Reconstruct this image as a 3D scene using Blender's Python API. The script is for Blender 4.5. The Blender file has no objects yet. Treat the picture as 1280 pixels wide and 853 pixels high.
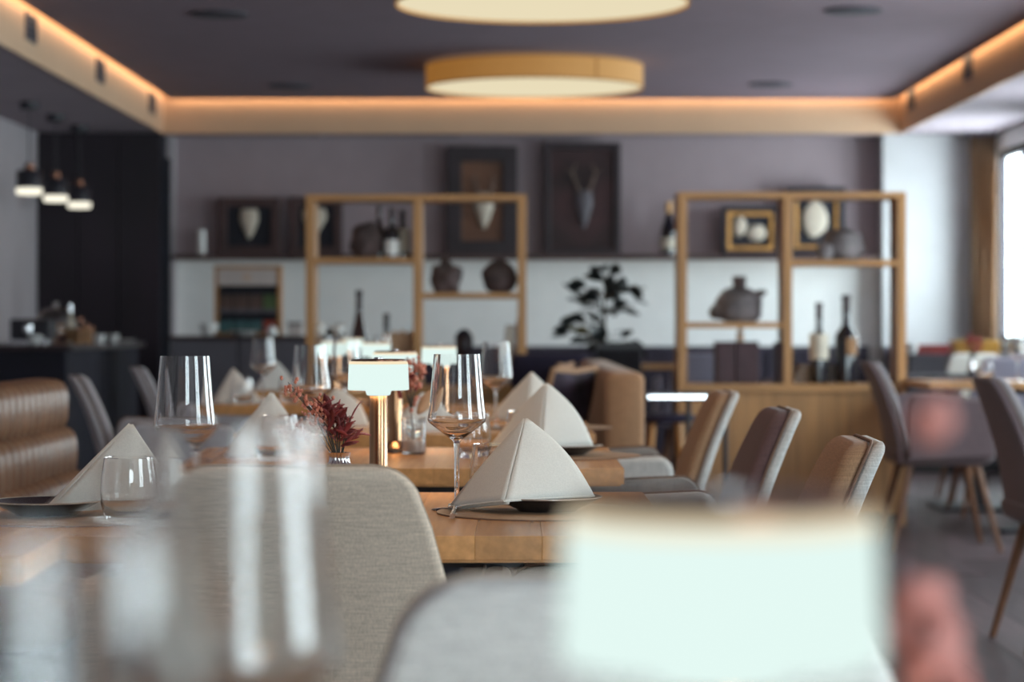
import bpy, math, random
from mathutils import Vector, Matrix
random.seed(7)
PI = math.pi
S = bpy.context.scene
COL = S.collection

# ------------------------------------------------------------------ camera, sky, light, exposure
F, CX, CY, CAMZ = 3022.0, 642.0, 408.0, 1.02          # focal length and vanishing point in pixels, eye height
cd = bpy.data.cameras.new('camera'); cam = bpy.data.objects.new('camera', cd); COL.objects.link(cam)
cam.location = (0, 0, CAMZ); cam.rotation_euler = (PI / 2, 0, 0)
cd.sensor_width = 36; cd.lens = F * 36 / 1280
cd.shift_x = -(CX - 640) / 1280; cd.shift_y = -(426.5 - CY) / 1280
cd.clip_start = .05; cd.clip_end = 200
cd.dof.use_dof = True; cd.dof.focus_distance = 3.5; cd.dof.aperture_fstop = 5.2
S.camera = cam

SKY = 16.5
w = bpy.data.worlds.new('world'); S.world = w; w.use_nodes = True
bg = w.node_tree.nodes['Background']
bg.inputs[0].default_value = (.80, .95, 1.0, 1); bg.inputs[1].default_value = SKY
S.view_settings.view_transform = 'Standard'; S.view_settings.look = 'None'
S.view_settings.gamma = 1; S.view_settings.exposure = 0.0
S.view_settings.use_curve_mapping = False
S.cycles.max_bounces = 10; S.cycles.diffuse_bounces = 4; S.cycles.glossy_bounces = 5
S.cycles.transmission_bounces = 10; S.cycles.transparent_max_bounces = 24
S.cycles.sample_clamp_indirect = 6.0

def portal(loc, rot, sx, sy):                         # tells the renderer where daylight enters
    l = bpy.data.lights.new('window_portal', 'AREA'); l.shape = 'RECTANGLE'; l.size = sx; l.size_y = sy
    l.cycles.is_portal = True
    o = bpy.data.objects.new('window_portal', l); o.location = loc; o.rotation_euler = rot; COL.objects.link(o)

# room numbers (metres; x to the right, y into the depth, z up)
XL, XR, YB, YF = -3.55, 3.62, 18.5, -4.0
ZS, ZC = 2.467, 2.715                                 # soffit, coffer ceiling
CXL, CXR, CYB = -2.62, 2.90, 18.1                     # faces of the coffer
WZ0, WZ1 = .885, 2.33; RZ0, RZ1 = WZ0, WZ1
RW = [(.3, 1.9), (4.2, 5.8), (7.6, 9.2), (10.8, 12.4), (14.2, 15.2), (16.5, 18.08)]
FW = [(.95, 3.2)]; FZ0, FZ1 = .12, 2.40            # unseen window behind the camera, made taller and wider to add light
for a, b in RW: portal((XR + .075, (a + b) / 2, (WZ0 + WZ1) / 2), (0, PI / 2, 0), WZ1 - WZ0, b - a)
for a, b in FW: portal(((a + b) / 2, YF - .02, (FZ0 + FZ1) / 2), (PI / 2, 0, 0), b - a, FZ1 - FZ0)

def P(px, py, Y): return Vector(((px - CX) * Y / F, Y, CAMZ - (py - CY) * Y / F))
def sc(Y): return F / Y

# ------------------------------------------------------------------ materials
def lin(c): return tuple(((v / 255) / 12.92 if v / 255 <= .04045 else ((v / 255 + .055) / 1.055) ** 2.4) for v in c)
MATS = {}
def mat(name, col, rough=.6, metal=0, noise=None, bump=None, var=.15, spec=.5, sheen=0, coat=0, stretch=(1, 1, 1), rnd=0, emit=None, es=1):
    m = bpy.data.materials.new(name); m.use_nodes = True; nt = m.node_tree; b = nt.nodes['Principled BSDF']
    b.inputs['Base Color'].default_value = (*col, 1); b.inputs['Roughness'].default_value = rough
    b.inputs['Metallic'].default_value = metal; b.inputs['Specular IOR Level'].default_value = spec
    b.inputs['Sheen Weight'].default_value = sheen; b.inputs['Coat Weight'].default_value = coat
    tc = nt.nodes.new('ShaderNodeTexCoord'); mp = nt.nodes.new('ShaderNodeMapping'); mp.inputs['Scale'].default_value = stretch
    nt.links.new(tc.outputs['Object'], mp.inputs[0])
    if noise:
        n = nt.nodes.new('ShaderNodeTexNoise'); n.inputs['Scale'].default_value = noise; n.inputs['Detail'].default_value = 5
        nt.links.new(mp.outputs[0], n.inputs['Vector'])
        r = nt.nodes.new('ShaderNodeValToRGB'); e = r.color_ramp.elements
        e[0].position = .3; e[1].position = .7
        e[0].color = (*[max(0, c * (1 - var)) for c in col], 1); e[1].color = (*[min(1, c * (1 + var)) for c in col], 1)
        nt.links.new(n.outputs['Fac'], r.inputs[0]); out = r.outputs[0]
        if rnd:
            oi = nt.nodes.new('ShaderNodeObjectInfo'); hs = nt.nodes.new('ShaderNodeHueSaturation')
            mr = nt.nodes.new('ShaderNodeMapRange'); mr.inputs[3].default_value = 1 - rnd; mr.inputs[4].default_value = 1 + rnd
            nt.links.new(oi.outputs['Random'], mr.inputs[0]); nt.links.new(mr.outputs[0], hs.inputs['Value']); nt.links.new(out, hs.inputs['Color']); out = hs.outputs[0]
        nt.links.new(out, b.inputs['Base Color'])
    if bump:
        n2 = nt.nodes.new('ShaderNodeTexNoise'); n2.inputs['Scale'].default_value = bump[0]; n2.inputs['Detail'].default_value = 3
        nt.links.new(mp.outputs[0], n2.inputs['Vector'])
        bp = nt.nodes.new('ShaderNodeBump'); bp.inputs['Strength'].default_value = bump[1]; bp.inputs['Distance'].default_value = .004
        nt.links.new(n2.outputs['Fac'], bp.inputs['Height']); nt.links.new(bp.outputs[0], b.inputs['Normal'])
    if emit:
        b.inputs['Emission Color'].default_value = (*emit, 1); b.inputs['Emission Strength'].default_value = es
    MATS[name] = m
    return m

def fabric(name, col, weave=1.0, sheen=.15):
    """woven cloth: crossing fine threads lift the colour and the surface"""
    m = bpy.data.materials.new(name); m.use_nodes = True; nt = m.node_tree; b = nt.nodes['Principled BSDF']
    b.inputs['Roughness'].default_value = .9; b.inputs['Specular IOR Level'].default_value = .2; b.inputs['Sheen Weight'].default_value = sheen
    tc = nt.nodes.new('ShaderNodeTexCoord'); outs = []
    for st in ((14, 14, 260), (260, 260, 14)):
        mp = nt.nodes.new('ShaderNodeMapping'); mp.inputs['Scale'].default_value = [s * weave for s in st]
        n = nt.nodes.new('ShaderNodeTexNoise'); n.inputs['Scale'].default_value = 2.2; n.inputs['Detail'].default_value = 3
        nt.links.new(tc.outputs['Object'], mp.inputs[0]); nt.links.new(mp.outputs[0], n.inputs['Vector']); outs.append(n.outputs['Fac'])
    mx = nt.nodes.new('ShaderNodeMath'); mx.operation = 'ADD'; nt.links.new(outs[0], mx.inputs[0]); nt.links.new(outs[1], mx.inputs[1])
    hf = nt.nodes.new('ShaderNodeMath'); hf.operation = 'MULTIPLY'; hf.inputs[1].default_value = .5; nt.links.new(mx.outputs[0], hf.inputs[0])
    r = nt.nodes.new('ShaderNodeValToRGB'); e = r.color_ramp.elements; e[0].position = .33; e[1].position = .67
    e[0].color = (*[c * .72 for c in col], 1); e[1].color = (*[min(1, c * 1.22) for c in col], 1)
    nt.links.new(hf.outputs[0], r.inputs[0]); nt.links.new(r.outputs[0], b.inputs['Base Color'])
    bp = nt.nodes.new('ShaderNodeBump'); bp.inputs['Strength'].default_value = .25; bp.inputs['Distance'].default_value = .002
    nt.links.new(hf.outputs[0], bp.inputs['Height']); nt.links.new(bp.outputs[0], b.inputs['Normal'])
    MATS[name] = m; return m

def glow(name, col, s):
    m = bpy.data.materials.new(name); m.use_nodes = True; nt = m.node_tree
    nt.nodes.remove(nt.nodes['Principled BSDF']); e = nt.nodes.new('ShaderNodeEmission')
    e.inputs[0].default_value = (*col, 1); e.inputs[1].default_value = s
    nt.links.new(e.outputs[0], nt.nodes['Material Output'].inputs[0]); return m

def glass(name, col=(1, 1, 1), ior=1.5, rough=0):
    m = bpy.data.materials.new(name); m.use_nodes = True; b = m.node_tree.nodes['Principled BSDF']
    b.inputs['Base Color'].default_value = (*col, 1); b.inputs['Transmission Weight'].default_value = 1
    b.inputs['IOR'].default_value = ior; b.inputs['Roughness'].default_value = rough; return m

def pane_glass(name):
    m = bpy.data.materials.new(name); m.use_nodes = True; nt = m.node_tree; nt.nodes.remove(nt.nodes['Principled BSDF'])
    t = nt.nodes.new('ShaderNodeBsdfTransparent'); g = nt.nodes.new('ShaderNodeBsdfGlossy'); g.inputs['Roughness'].default_value = .02
    fr = nt.nodes.new('ShaderNodeFresnel'); mx = nt.nodes.new('ShaderNodeMixShader')
    ge = nt.nodes.new('ShaderNodeNewGeometry'); iv = nt.nodes.new('ShaderNodeMath'); iv.operation = 'SUBTRACT'; iv.inputs[0].default_value = 1
    ml = nt.nodes.new('ShaderNodeMath'); ml.operation = 'MULTIPLY'      # reflect on the entry face only: the inner face would reflect totally
    nt.links.new(ge.outputs['Backfacing'], iv.inputs[1]); nt.links.new(iv.outputs[0], ml.inputs[0]); nt.links.new(fr.outputs[0], ml.inputs[1])
    nt.links.new(ml.outputs[0], mx.inputs[0]); nt.links.new(t.outputs[0], mx.inputs[1]); nt.links.new(g.outputs[0], mx.inputs[2])
    nt.links.new(mx.outputs[0], nt.nodes['Material Output'].inputs[0]); return m

M = dict(
    wall_up=mat('mauve_wall_paint', (.34, .275, .295), .85, noise=6, var=.04),
    wall_lo=mat('white_wall_paint', (.90, .91, .90), .85, noise=6, var=.03),
    wall_pier=mat('pier_paint', (.52, .52, .53), .85, noise=6, var=.03),
    wall_side=mat('side_wall_paint', (.42, .38, .40), .85, noise=6, var=.04),
    ceil=mat('ceiling_paint', (.225, .165, .20), .9, noise=5, var=.05),
    soffit=mat('soffit_paint', (.32, .265, .30), .9, noise=5, var=.05),
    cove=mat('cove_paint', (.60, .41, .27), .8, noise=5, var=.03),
    floor=mat('floor_oak', (.074, .047, .052), .5, noise=3, var=.3, stretch=(9, .8, 1), rnd=.3, bump=(40, .1)),
    gap=mat('floor_gap', (.03, .022, .028), .8, noise=4),
    oak=mat('shelf_oak', (.42, .21, .075), .45, noise=3, var=.22, stretch=(14, 14, .8), bump=(30, .05)),
    oakh=mat('shelf_oak_level', (.42, .21, .075), .45, noise=3, var=.22, stretch=(.8, 14, 14), bump=(30, .05)),
    table=mat('table_wood', (.52, .25, .088), .27, noise=2.5, var=.16, stretch=(30, 1.5, 30), rnd=.18, bump=(60, .05)),
    legw=mat('chair_leg_wood', (.20, .095, .052), .4, noise=4, var=.25, stretch=(20, 20, 1)),
    black=mat('black_steel', (.016, .014, .022), .4, noise=10, var=.2),
    darkw=mat('dark_wood_panel', (.013, .0055, .013), .55, noise=1.2, var=.7, stretch=(1, 1, .5)),
    navy=mat('navy_wainscot', (.035, .026, .048), .6, noise=8, var=.25),
    bar=mat('bar_front', (.008, .007, .018), .75, noise=5, var=.3),
    bartop=mat('bar_top', (.03, .016, .02), .3, noise=5, var=.3),
    grey=mat('grey_lacquer', (.10, .095, .115), .5, noise=6, var=.1),
    linen=fabric('oatmeal_linen', (.60, .49, .39)),
    linen_unlit=fabric('unlit_side_linen', (.30, .175, .10)),  # same linen tinted darker, painting the side turned from the windows
    linen_dk=fabric('linen_cord', (.36, .28, .21)),
    white_linen=fabric('whitish_linen', (.80, .79, .75)),
    linen_dimmed=fabric('dimmed_linen', (.11, .060, .058)),  # inner linen darkened further to paint one chair's weaker light
    pale=fabric('lit_side_linen', (.50, .49, .47)),  # same linen paled, painting daylight on the chairs' outer sides
    mauve=fabric('shaded_mauve_linen', (.20, .15, .16)),  # one cloth darkened, painting shade on the backs of the chairs
    mauve_in=fabric('lit_mauve_linen', (.36, .33, .34)),  # same cloth paled to paint window light inside; plain on two chairs
    lav=fabric('lavender_linen', (.26, .245, .31)),
    pipe=mat('piping_cord', (.17, .10, .07), .8, noise=60, var=.2),
    napkin=mat('napkin_cotton', (.70, .68, .63), .85, noise=400, var=.05, spec=.2, bump=(700, .12)),
    leather=mat('bench_leather', (.17, .085, .045), .36, noise=12, var=.2, bump=(120, .12)),
    sofa=fabric('sofa_cloth', (.36, .20, .11), 1.0),
    navycloth=fabric('navy_cloth', (.022, .018, .035), 1.0, 0),
    brass=mat('brushed_brass', (.36, .20, .11), .24, 1, noise=8, var=.2, stretch=(30, 30, .5)),
    bronze=mat('dark_bronze', (.16, .075, .05), .3, 1, noise=8, var=.2),
    steel=mat('polished_steel', (.62, .62, .64), .15, 1, noise=8, var=.05),
    silver=mat('mercury_silver', (.75, .72, .72), .1, 1, noise=20, var=.1),
    plate=mat('dark_stoneware', (.022, .016, .020), .18, noise=25, var=.4),
    rim=mat('plate_rim', (.45, .36, .30), .2, noise=25, var=.3),
    mat=mat('tan_leather_mat', (.34, .22, .13), .42, noise=40, var=.15, bump=(150, .1)),
    shade=glow('lamp_shade_glow', (.78, .95, .90), 1.0),
    shade_rim=glow('lamp_shade_edge_glow', (1.0, .84, .58), .95),
    shade_big=glow('near_lamp_glow', (.80, .95, .90), 1.0),
    drum_dif=glow('drum_diffuser_glow', (1.0, .88, .60), .82),
    drum_side=mat('drum_fabric', (.42, .26, .11), .9, noise=60, var=.08, emit=(1.0, .40, .06), es=.24),
    drum_trim=mat('drum_trim_band', (.30, .16, .06), .8, noise=60, var=.1, emit=(1.0, .4, .08), es=.08),
    led=glow('led_strip_glow', (1.0, .60, .32), 9.0),
    pend=glow('pendant_glow', (1.0, .95, .78), 1.3),
    spot=glow('spot_glow', (1.0, .75, .5), .9),
    glass=glass('clear_glass'),
    pane=pane_glass('window_glass'),
    bottle=mat('dark_bottle_glass', (.006, .006, .012), .08, noise=10, var=.3, coat=.5),
    bottleb=mat('brown_bottle_glass', (.030, .012, .012), .08, noise=10, var=.3, coat=.5),
    foil=mat('bottle_foil', (.03, .012, .016), .35, noise=20, var=.3),
    foilg=mat('gold_foil', (.45, .25, .10), .35, .6, noise=20, var=.3),
    label=mat('cream_label', (.62, .56, .46), .7, noise=14, var=.12),
    label_tan=mat('tan_label', (.24, .12, .05), .7, noise=18, var=.4),
    paper=mat('white_porcelain', (.75, .76, .75), .25, noise=6, var=.03),
    frame=mat('dark_walnut_frame', (.018, .009, .014), .5, noise=5, var=.3),
    frame2=mat('brown_walnut_frame', (.052, .024, .024), .5, noise=5, var=.3),
    gold=mat('gilt_moulding', (.50, .25, .07), .35, .5, noise=12, var=.3),
    board=mat('black_backboard', (.006, .007, .016), .7, noise=8, var=.3),
    boardbr=mat('brown_backboard', (.15, .065, .035), .6, noise=3, var=.35, stretch=(1, 1, 3)),
    boardred=mat('red_brown_backboard', (.038, .012, .014), .6, noise=2.4, var=.8),
    bone=mat('bone', (.56, .49, .40), .6, noise=14, var=.15, bump=(30, .3)),
    bone_d=mat('grey_bone', (.10, .09, .105), .6, noise=14, var=.3, bump=(30, .3)),
    antler=mat('antler', (.14, .09, .07), .6, noise=25, var=.3),
    stone_b=mat('brown_stone', (.085, .058, .058), .8, noise=9, var=.6, bump=(14, .8)),
    stone_g=mat('grey_stone', (.16, .14, .145), .75, noise=8, var=.6, bump=(14, .8)),
    book=mat('maroon_cover', (.050, .020, .026), .55, noise=12, var=.2),
    bookb=mat('brown_menu_cover', (.14, .060, .042), .55, noise=12, var=.2),
    pages=mat('page_paper', (.55, .48, .40), .8, noise=40, var=.15, stretch=(1, 1, 20)),
    leaf=mat('dark_leaf', (.012, .020, .022), .45, noise=8, var=.4),
    leafg=mat('yellow_green_leaf', (.13, .12, .045), .5, noise=8, var=.3),
    stem=mat('woody_stem', (.055, .045, .030), .8, noise=20, var=.3),
    rleaf=mat('dried_red_leaf', (.24, .034, .034), .6, noise=14, var=.4, rnd=.35),
    rberry=mat('salmon_blossom', (.55, .20, .13), .65, noise=14, var=.3),
    pinkb=mat('pink_blossom', (.55, .23, .20), .75, noise=12, var=.25),
    tanleaf=mat('dry_tan_leaf', (.66, .42, .25), .7, noise=9, var=.2),
    curtain=fabric('brown_curtain_cloth', (.26, .155, .085), .6),
    alu=mat('dark_window_frame', (.035, .028, .042), .45, noise=10, var=.15),
    red=mat('red_lacquer', (.26, .018, .016), .4, noise=7, var=.3),
    yellow=mat('ochre_box', (.44, .22, .035), .5, noise=7, var=.3),
    green=mat('green_packet', (.075, .12, .045), .6, noise=9, var=.3),
    teal=mat('teal_packet', (.045, .12, .13), .6, noise=9, var=.3),
    teabr=mat('brown_packet', (.085, .050, .042), .6, noise=9, var=.4),
    orange=mat('orange_red_packet', (.35, .05, .025), .6, noise=9, var=.3),
    white=mat('warm_white_panel', (.52, .47, .45), .7, noise=6, var=.04),
    speaker=mat('ceiling_grille', (.06, .055, .07), .7, noise=30, var=.3),
    water=glass('water', (1, 1, 1), 1.33),
    milk=mat('white_sand_fill', (.70, .62, .54), .8, noise=60, var=.1),
    wood_l=mat('light_oak_slat', (.55, .36, .20), .5, noise=5, var=.15, stretch=(1, 1, 6)),
)

# ------------------------------------------------------------------ mesh helpers
class G:
    """collects vertices and faces of one mesh"""
    def __init__(s): s.v = []; s.f = []; s.mi = []
    def add(s, vs, fs, mi=0):
        o = len(s.v); s.v += [tuple(v) for v in vs]; s.f += [tuple(i + o for i in f) for f in fs]; s.mi += [mi] * len(fs); return s
    def box(s, a, b, mi=0):
        x0, y0, z0 = a; x1, y1, z1 = b
        return s.add([(x0, y0, z0), (x1, y0, z0), (x1, y1, z0), (x0, y1, z0), (x0, y0, z1), (x1, y0, z1), (x1, y1, z1), (x0, y1, z1)],
                     [(0, 3, 2, 1), (4, 5, 6, 7), (0, 1, 5, 4), (1, 2, 6, 5), (2, 3, 7, 6), (3, 0, 4, 7)], mi)
    def loft(s, rings, c0=True, c1=True, closed=True, mi=0):
        n = len(rings[0]); vs = [p for r in rings for p in r]; fs = []
        for i in range(len(rings) - 1):
            for j in range(n if closed else n - 1):
                k = (j + 1) % n; fs.append((i * n + j, i * n + k, (i + 1) * n + k, (i + 1) * n + j))
        if c0: fs.append(tuple(range(n - 1, -1, -1)))
        if c1: fs.append(tuple((len(rings) - 1) * n + j for j in range(n)))
        return s.add(vs, fs, mi)
    def lathe(s, prof, n=32, c=(0, 0, 0), c0=False, c1=False, mi=0, fl=None):
        rings = []
        for r, z in prof:
            ring = []
            for k in range(n):
                a = 2 * PI * k / n; rr = r * (1 + (fl[0] * abs(math.cos(fl[1] * a / 2)) - fl[0] / 2 if fl else 0))
                ring.append((c[0] + rr * math.cos(a), c[1] + rr * math.sin(a), c[2] + z))
            rings.append(ring)
        return s.loft(rings, c0, c1, True, mi)
    def tube(s, pts, rad, n=8, mi=0, cap=True):
        pts = [Vector(p) for p in pts]; rings = []; up = None
        if not isinstance(rad, (list, tuple)): rad = [rad] * len(pts)
        for i, p in enumerate(pts):
            d = (pts[min(i + 1, len(pts) - 1)] - pts[max(i - 1, 0)]).normalized()
            if up is None: up = Vector((0, 0, 1)) if abs(d.z) < .9 else Vector((1, 0, 0))
            a = d.cross(up).normalized(); b = a.cross(d).normalized(); up = b
            rings.append([p + rad[i] * (math.cos(2 * PI * k / n) * a + math.sin(2 * PI * k / n) * b) for k in range(n)])
        return s.loft(rings, cap, cap, True, mi)
    def extr(s, poly, y0, y1, axis='y', mi=0):
        """extrude a polygon given in xz (axis y), yz (axis x) or xy (axis z)"""
        def q(p, t): return (p[0], t, p[1]) if axis == 'y' else ((t, p[0], p[1]) if axis == 'x' else (p[0], p[1], t))
        return s.loft([[q(p, y0) for p in poly], [q(p, y1) for p in poly]], mi=mi)
    def blob(s, c, r, seed=0, amp=.15, n=14, m=10, mi=0, flat=None):
        rnd = random.Random(seed); ph = [(rnd.uniform(1, 3.5), rnd.uniform(0, 6), rnd.uniform(1, 3.5), rnd.uniform(0, 6)) for _ in range(4)]
        rings = []
        for i in range(m + 1):
            t = PI * (i + .02) / (m + .04); ring = []
            for k in range(n):
                a = 2 * PI * k / n
                d = Vector((math.sin(t) * math.cos(a), math.sin(t) * math.sin(a), -math.cos(t)))
                f = 1 + amp * sum(math.sin(p[0] * d.x * 2 + p[1]) * math.sin(p[2] * d.z * 2 + p[3] + d.y * 2) for p in ph) / 2
                z = d.z * r[2] * f
                if flat is not None: z = max(z, -flat)
                ring.append((c[0] + d.x * r[0] * f, c[1] + d.y * r[1] * f, c[2] + z))
            rings.append(ring)
        return s.loft(rings, mi=mi)

def rrect(hw, hh, r, n=4):
    r = min(r, hw * .999, hh * .999); out = []
    for cx, cy, a0 in ((hw - r, hh - r, 0), (-hw + r, hh - r, 90), (-hw + r, -hh + r, 180), (hw - r, -hh + r, 270)):
        for k in range(n + 1):
            a = math.radians(a0 + 90 * k / n); out.append((cx + r * math.cos(a), cy + r * math.sin(a)))
    return out

def mk(name, g, m, parent=None, loc=None, rot=None, smooth=35, bevel=None, seg=2):
    me = bpy.data.meshes.new(name); me.from_pydata(g.v, [], g.f); me.update()
    ms = m if isinstance(m, (list, tuple)) else [m]
    for x in ms: me.materials.append(x)
    if len(ms) > 1: me.polygons.foreach_set('material_index', g.mi)
    if smooth:
        me.polygons.foreach_set('use_smooth', [True] * len(me.polygons)); me.set_sharp_from_angle(angle=math.radians(smooth))
    o = bpy.data.objects.new(name, me); COL.objects.link(o)
    if parent: o.parent = parent
    if loc is not None: o.location = loc
    if rot is not None: o.rotation_euler = rot
    if bevel:
        b = o.modifiers.new('bevel', 'BEVEL'); b.width = bevel; b.segments = seg; b.limit_method = 'ANGLE'; b.angle_limit = math.radians(40)
    return o

def thing(name, label, cat, loc=(0, 0, 0), rz=0, group=None):
    o = bpy.data.objects.new(name, None); o.empty_display_size = .05; COL.objects.link(o)
    o.location = loc; o.rotation_euler = (0, 0, rz); return tag(o, label, cat, group)
def tag(o, label, cat, group=None, kind=None):
    o['label'] = label; o['category'] = cat
    if group: o['group'] = group
    if kind: o['kind'] = kind
    return o
def struct(name, g, m, parent=None, smooth=0, **k):
    o = mk(name, g, m, parent, smooth=smooth, **k)
    if not parent: o['kind'] = 'structure'
    return o
def stuff(o): o['kind'] = 'stuff'; return o
KIDS = {}
def dup(root, loc, rz, label, group=None):
    """a copy of a thing with its parts and sub-parts"""
    r = root.copy(); COL.objects.link(r); r.location = loc; r.rotation_euler = (0, 0, rz); r['label'] = label
    if group: r['group'] = group
    if root not in KIDS: KIDS[root] = [(c, list(c.children)) for c in root.children]
    for ch, gr in KIDS[root]:
        c = ch.copy(); COL.objects.link(c); c.parent = r
        for g in gr:
            d = g.copy(); COL.objects.link(d); d.parent = c
    return r
def placer(make):
    """first call moves the prototype itself, later calls copy it"""
    st = {}
    def place(key, loc, rz, label, group=None, *a):
        if key not in st:
            o = make(*a) if a else make(); o.location = loc; o.rotation_euler = (0, 0, rz); o['label'] = label
            if group: o['group'] = group
            st[key] = o; return o
        return dup(st[key], loc, rz, label, group)
    return place

# ------------------------------------------------------------------ room shell
g = G().box((XL - .2, YF - .2, -.1), (XR + .2, YB + .2, -.012))
flo = struct('floor', g, M['gap'])
pl = None; cnt = 0
for i in range(13):                                    # boards in the strip of floor that the picture shows
    x0 = .95 + i * .2
    for j in range(6):
        y0 = 5.2 + j * 2.05 + (i % 3) * .62
        if pl is None:
            pl = mk('plank', G().box((-.0985, -1.015, -.012), (.0985, 1.015, 0)), M['floor'], flo, smooth=0); o = pl
        else:
            o = pl.copy(); COL.objects.link(o)
        o.location = (x0 + .1, y0 + 1.02, random.uniform(-.0008, 0)); cnt += 1
rest = G()                                              # the remaining boards, out of sight or hidden
def run(x0, x1, ya, yb):
    y = ya
    while y < yb - .02: rest.box((x0 + .0015, y + .003, -.012), (x1 - .0015, min(y + 2.03, yb), -.0005)); y += 2.05
x = .95; k = 0
while x > XL + .01: run(max(x - .2, XL), x, YF - (k % 3) * .62, YB); x -= .2; k += 1
for i in range(13):
    a = 5.2 + (i % 3) * .62
    run(.95 + i * .2, 1.15 + i * .2, a - 2.05 * 5, a); run(.95 + i * .2, 1.15 + i * .2, a + 2.05 * 6, YB)
run(3.55, XR, YF, YB)
stuff(mk('board_field', rest, M['floor'], flo, smooth=0))

SL = .055                                              # slot for the light strips along the coffer edge
g = G().box((CXL + SL, YF, ZC), (CXR - SL, CYB - SL, ZC + .06)).box((CXL - .012, YF, ZC + .11), (CXR + .012, CYB + .012, ZC + .16)); struct('ceiling', g, M['ceil'])
# lowered border of the ceiling: soffits around the coffer
g = G().box((XL, YF, ZS), (CXL - .012, YB, ZC + .1)).box((CXR + .012, YF, ZS), (XR, YB, ZC + .1)).box((CXL - .012, CYB + .012, ZS), (CXR + .012, YB, ZC + .1))
struct('trim_1', g, M['soffit'])
# plastered faces of the coffer
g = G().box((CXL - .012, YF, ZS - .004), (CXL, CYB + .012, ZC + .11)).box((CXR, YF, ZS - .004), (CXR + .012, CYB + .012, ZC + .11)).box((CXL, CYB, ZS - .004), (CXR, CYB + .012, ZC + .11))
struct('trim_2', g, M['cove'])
# warm light strips in the top corner of the coffer
for nm, a, b in (('cove_light', (CXL + SL - .004, 0, ZC + .012), (CXL + SL, CYB - SL, ZC + .05)),
                 ('cove_light', (CXR - SL, 0, ZC + .012), (CXR - SL + .004, CYB - SL, ZC + .05)),
                 ('cove_light', (CXL + SL, CYB - SL, ZC + .012), (CXR - SL, CYB - SL + .004, ZC + .05))):
    o = mk(nm, G().box(a, b), M['led'], smooth=0)
    tag(o, {0: 'warm light strip along the coffer edge above the pendant side', 1: 'warm light strip along the coffer edge above the window side',
            2: 'warm light strip along the far coffer edge above the frames'}[len([q for q in COL.objects if q.name.startswith('cove_light')]) - 1], 'light strip')

ZL = 1.556                                             # wall ledge
g = G().box((-2.58, YB, ZL), (2.79, YB + .15, ZS)); struct('wall_back', g, M['wall_up'])
g = G().box((-2.58, YB, .0), (2.79, YB + .15, ZL)); struct('wall_back_lower', g, M['wall_lo'])
g = G().box((XL, 18.35, 0), (-2.58, YB + .15, ZS)); struct('wall_bar', g, M['wall_side'])
g = G().box((2.79, 18.25, 0), (XR + .0, YB + .15, ZS)); struct('wall_pier', g, M['wall_pier'])
g = G().box((XL - .15, YF, 0), (XL, YB + .15, ZC)); struct('wall_left', g, M['wall_side'])
g = G(); ys = [YF] + [v for p in RW for v in p] + [YB]
g.box((XR, YF, 0), (XR + .07, YB, WZ0)).box((XR, YF, WZ1), (XR + .07, YB, ZC))
for k in range(0, len(ys), 2): g.box((XR, ys[k], WZ0), (XR + .07, ys[k + 1], WZ1))
struct('wall_right', g, M['wall_lo'])
g = G(); xs = [XL] + [v for p in FW for v in p] + [XR]
g.box((XL, YF - .25, 0), (XR, YF, FZ0)).box((XL, YF - .25, FZ1), (XR, YF, ZC + .1))
for k in range(0, len(xs), 2): g.box((xs[k], YF - .25, FZ0), (xs[k + 1], YF, FZ1))
struct('wall_front', g, M['wall_side'])
nwin = 0
def window(a, b, side):
    global nwin; nwin += 1
    WZ0, WZ1 = (RZ0, RZ1) if side == 'r' else (FZ0, FZ1)
    r = bpy.data.objects.new('window_%d' % nwin, None); COL.objects.link(r); r['kind'] = 'structure'
    def q(u0, v0, u1, v1, d0, d1):
        return ((XR + d0, u0, v0), (XR + d1, u1, v1)) if side == 'r' else ((u0, YF - d1, v0), (u1, YF - d0, v1))
    fr = G(); t = .06; e = .004
    for u0, v0, u1, v1 in ((a + e, WZ0 + e, a + t, WZ1 - e), (b - t, WZ0 + e, b - e, WZ1 - e), (a + t, WZ0 + e, b - t, WZ0 + t), (a + t, WZ1 - t, b - t, WZ1 - e), ((a + b) / 2 - .03, WZ0 + t, (a + b) / 2 + .03, WZ1 - t)):
        fr.box(*q(u0, v0, u1, v1, .015, .06))
    mk('window_frame', fr, M['alu'], r, smooth=0)
    for u0, u1 in ((a + t, (a + b) / 2 - .03), ((a + b) / 2 + .03, b - t)):
        mk('pane', G().box(*q(u0, WZ0 + t, u1, WZ1 - t, .042, .049)), M['pane'], r, smooth=0)
    mk('window_sill', G().box(*q(a + e, WZ0 + e, b - e, WZ0 + .02, -.05, .018)), M['wall_lo'], r, smooth=0)
for a, b in RW: window(a, b, 'r')
for a, b in FW: window(a, b, 'f')

# wainscot with battens along the foot of the back wall
tr = struct('trim_3', G().box((-1.3, 18.44, 0), (2.71, 18.5, .865)).box((-1.3, 18.40, .835), (2.71, 18.44, .868)), M['navy'])
g = G(); x = -1.28
while x < 2.69: g.box((x, 18.405, .02), (x + .035, 18.44, .83)); x += .07
stuff(mk('batten', g, M['navy'], tr, smooth=0))
tr = struct('trim_4', G().box((2.80, 18.19, 0), (XR, 18.25, .865)), M['navy'])
g = G(); x = 2.82
while x < 3.57: g.box((x, 18.155, .02), (x + .035, 18.19, .83)); x += .07
stuff(mk('batten', g, M['navy'], tr, smooth=0))

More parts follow.
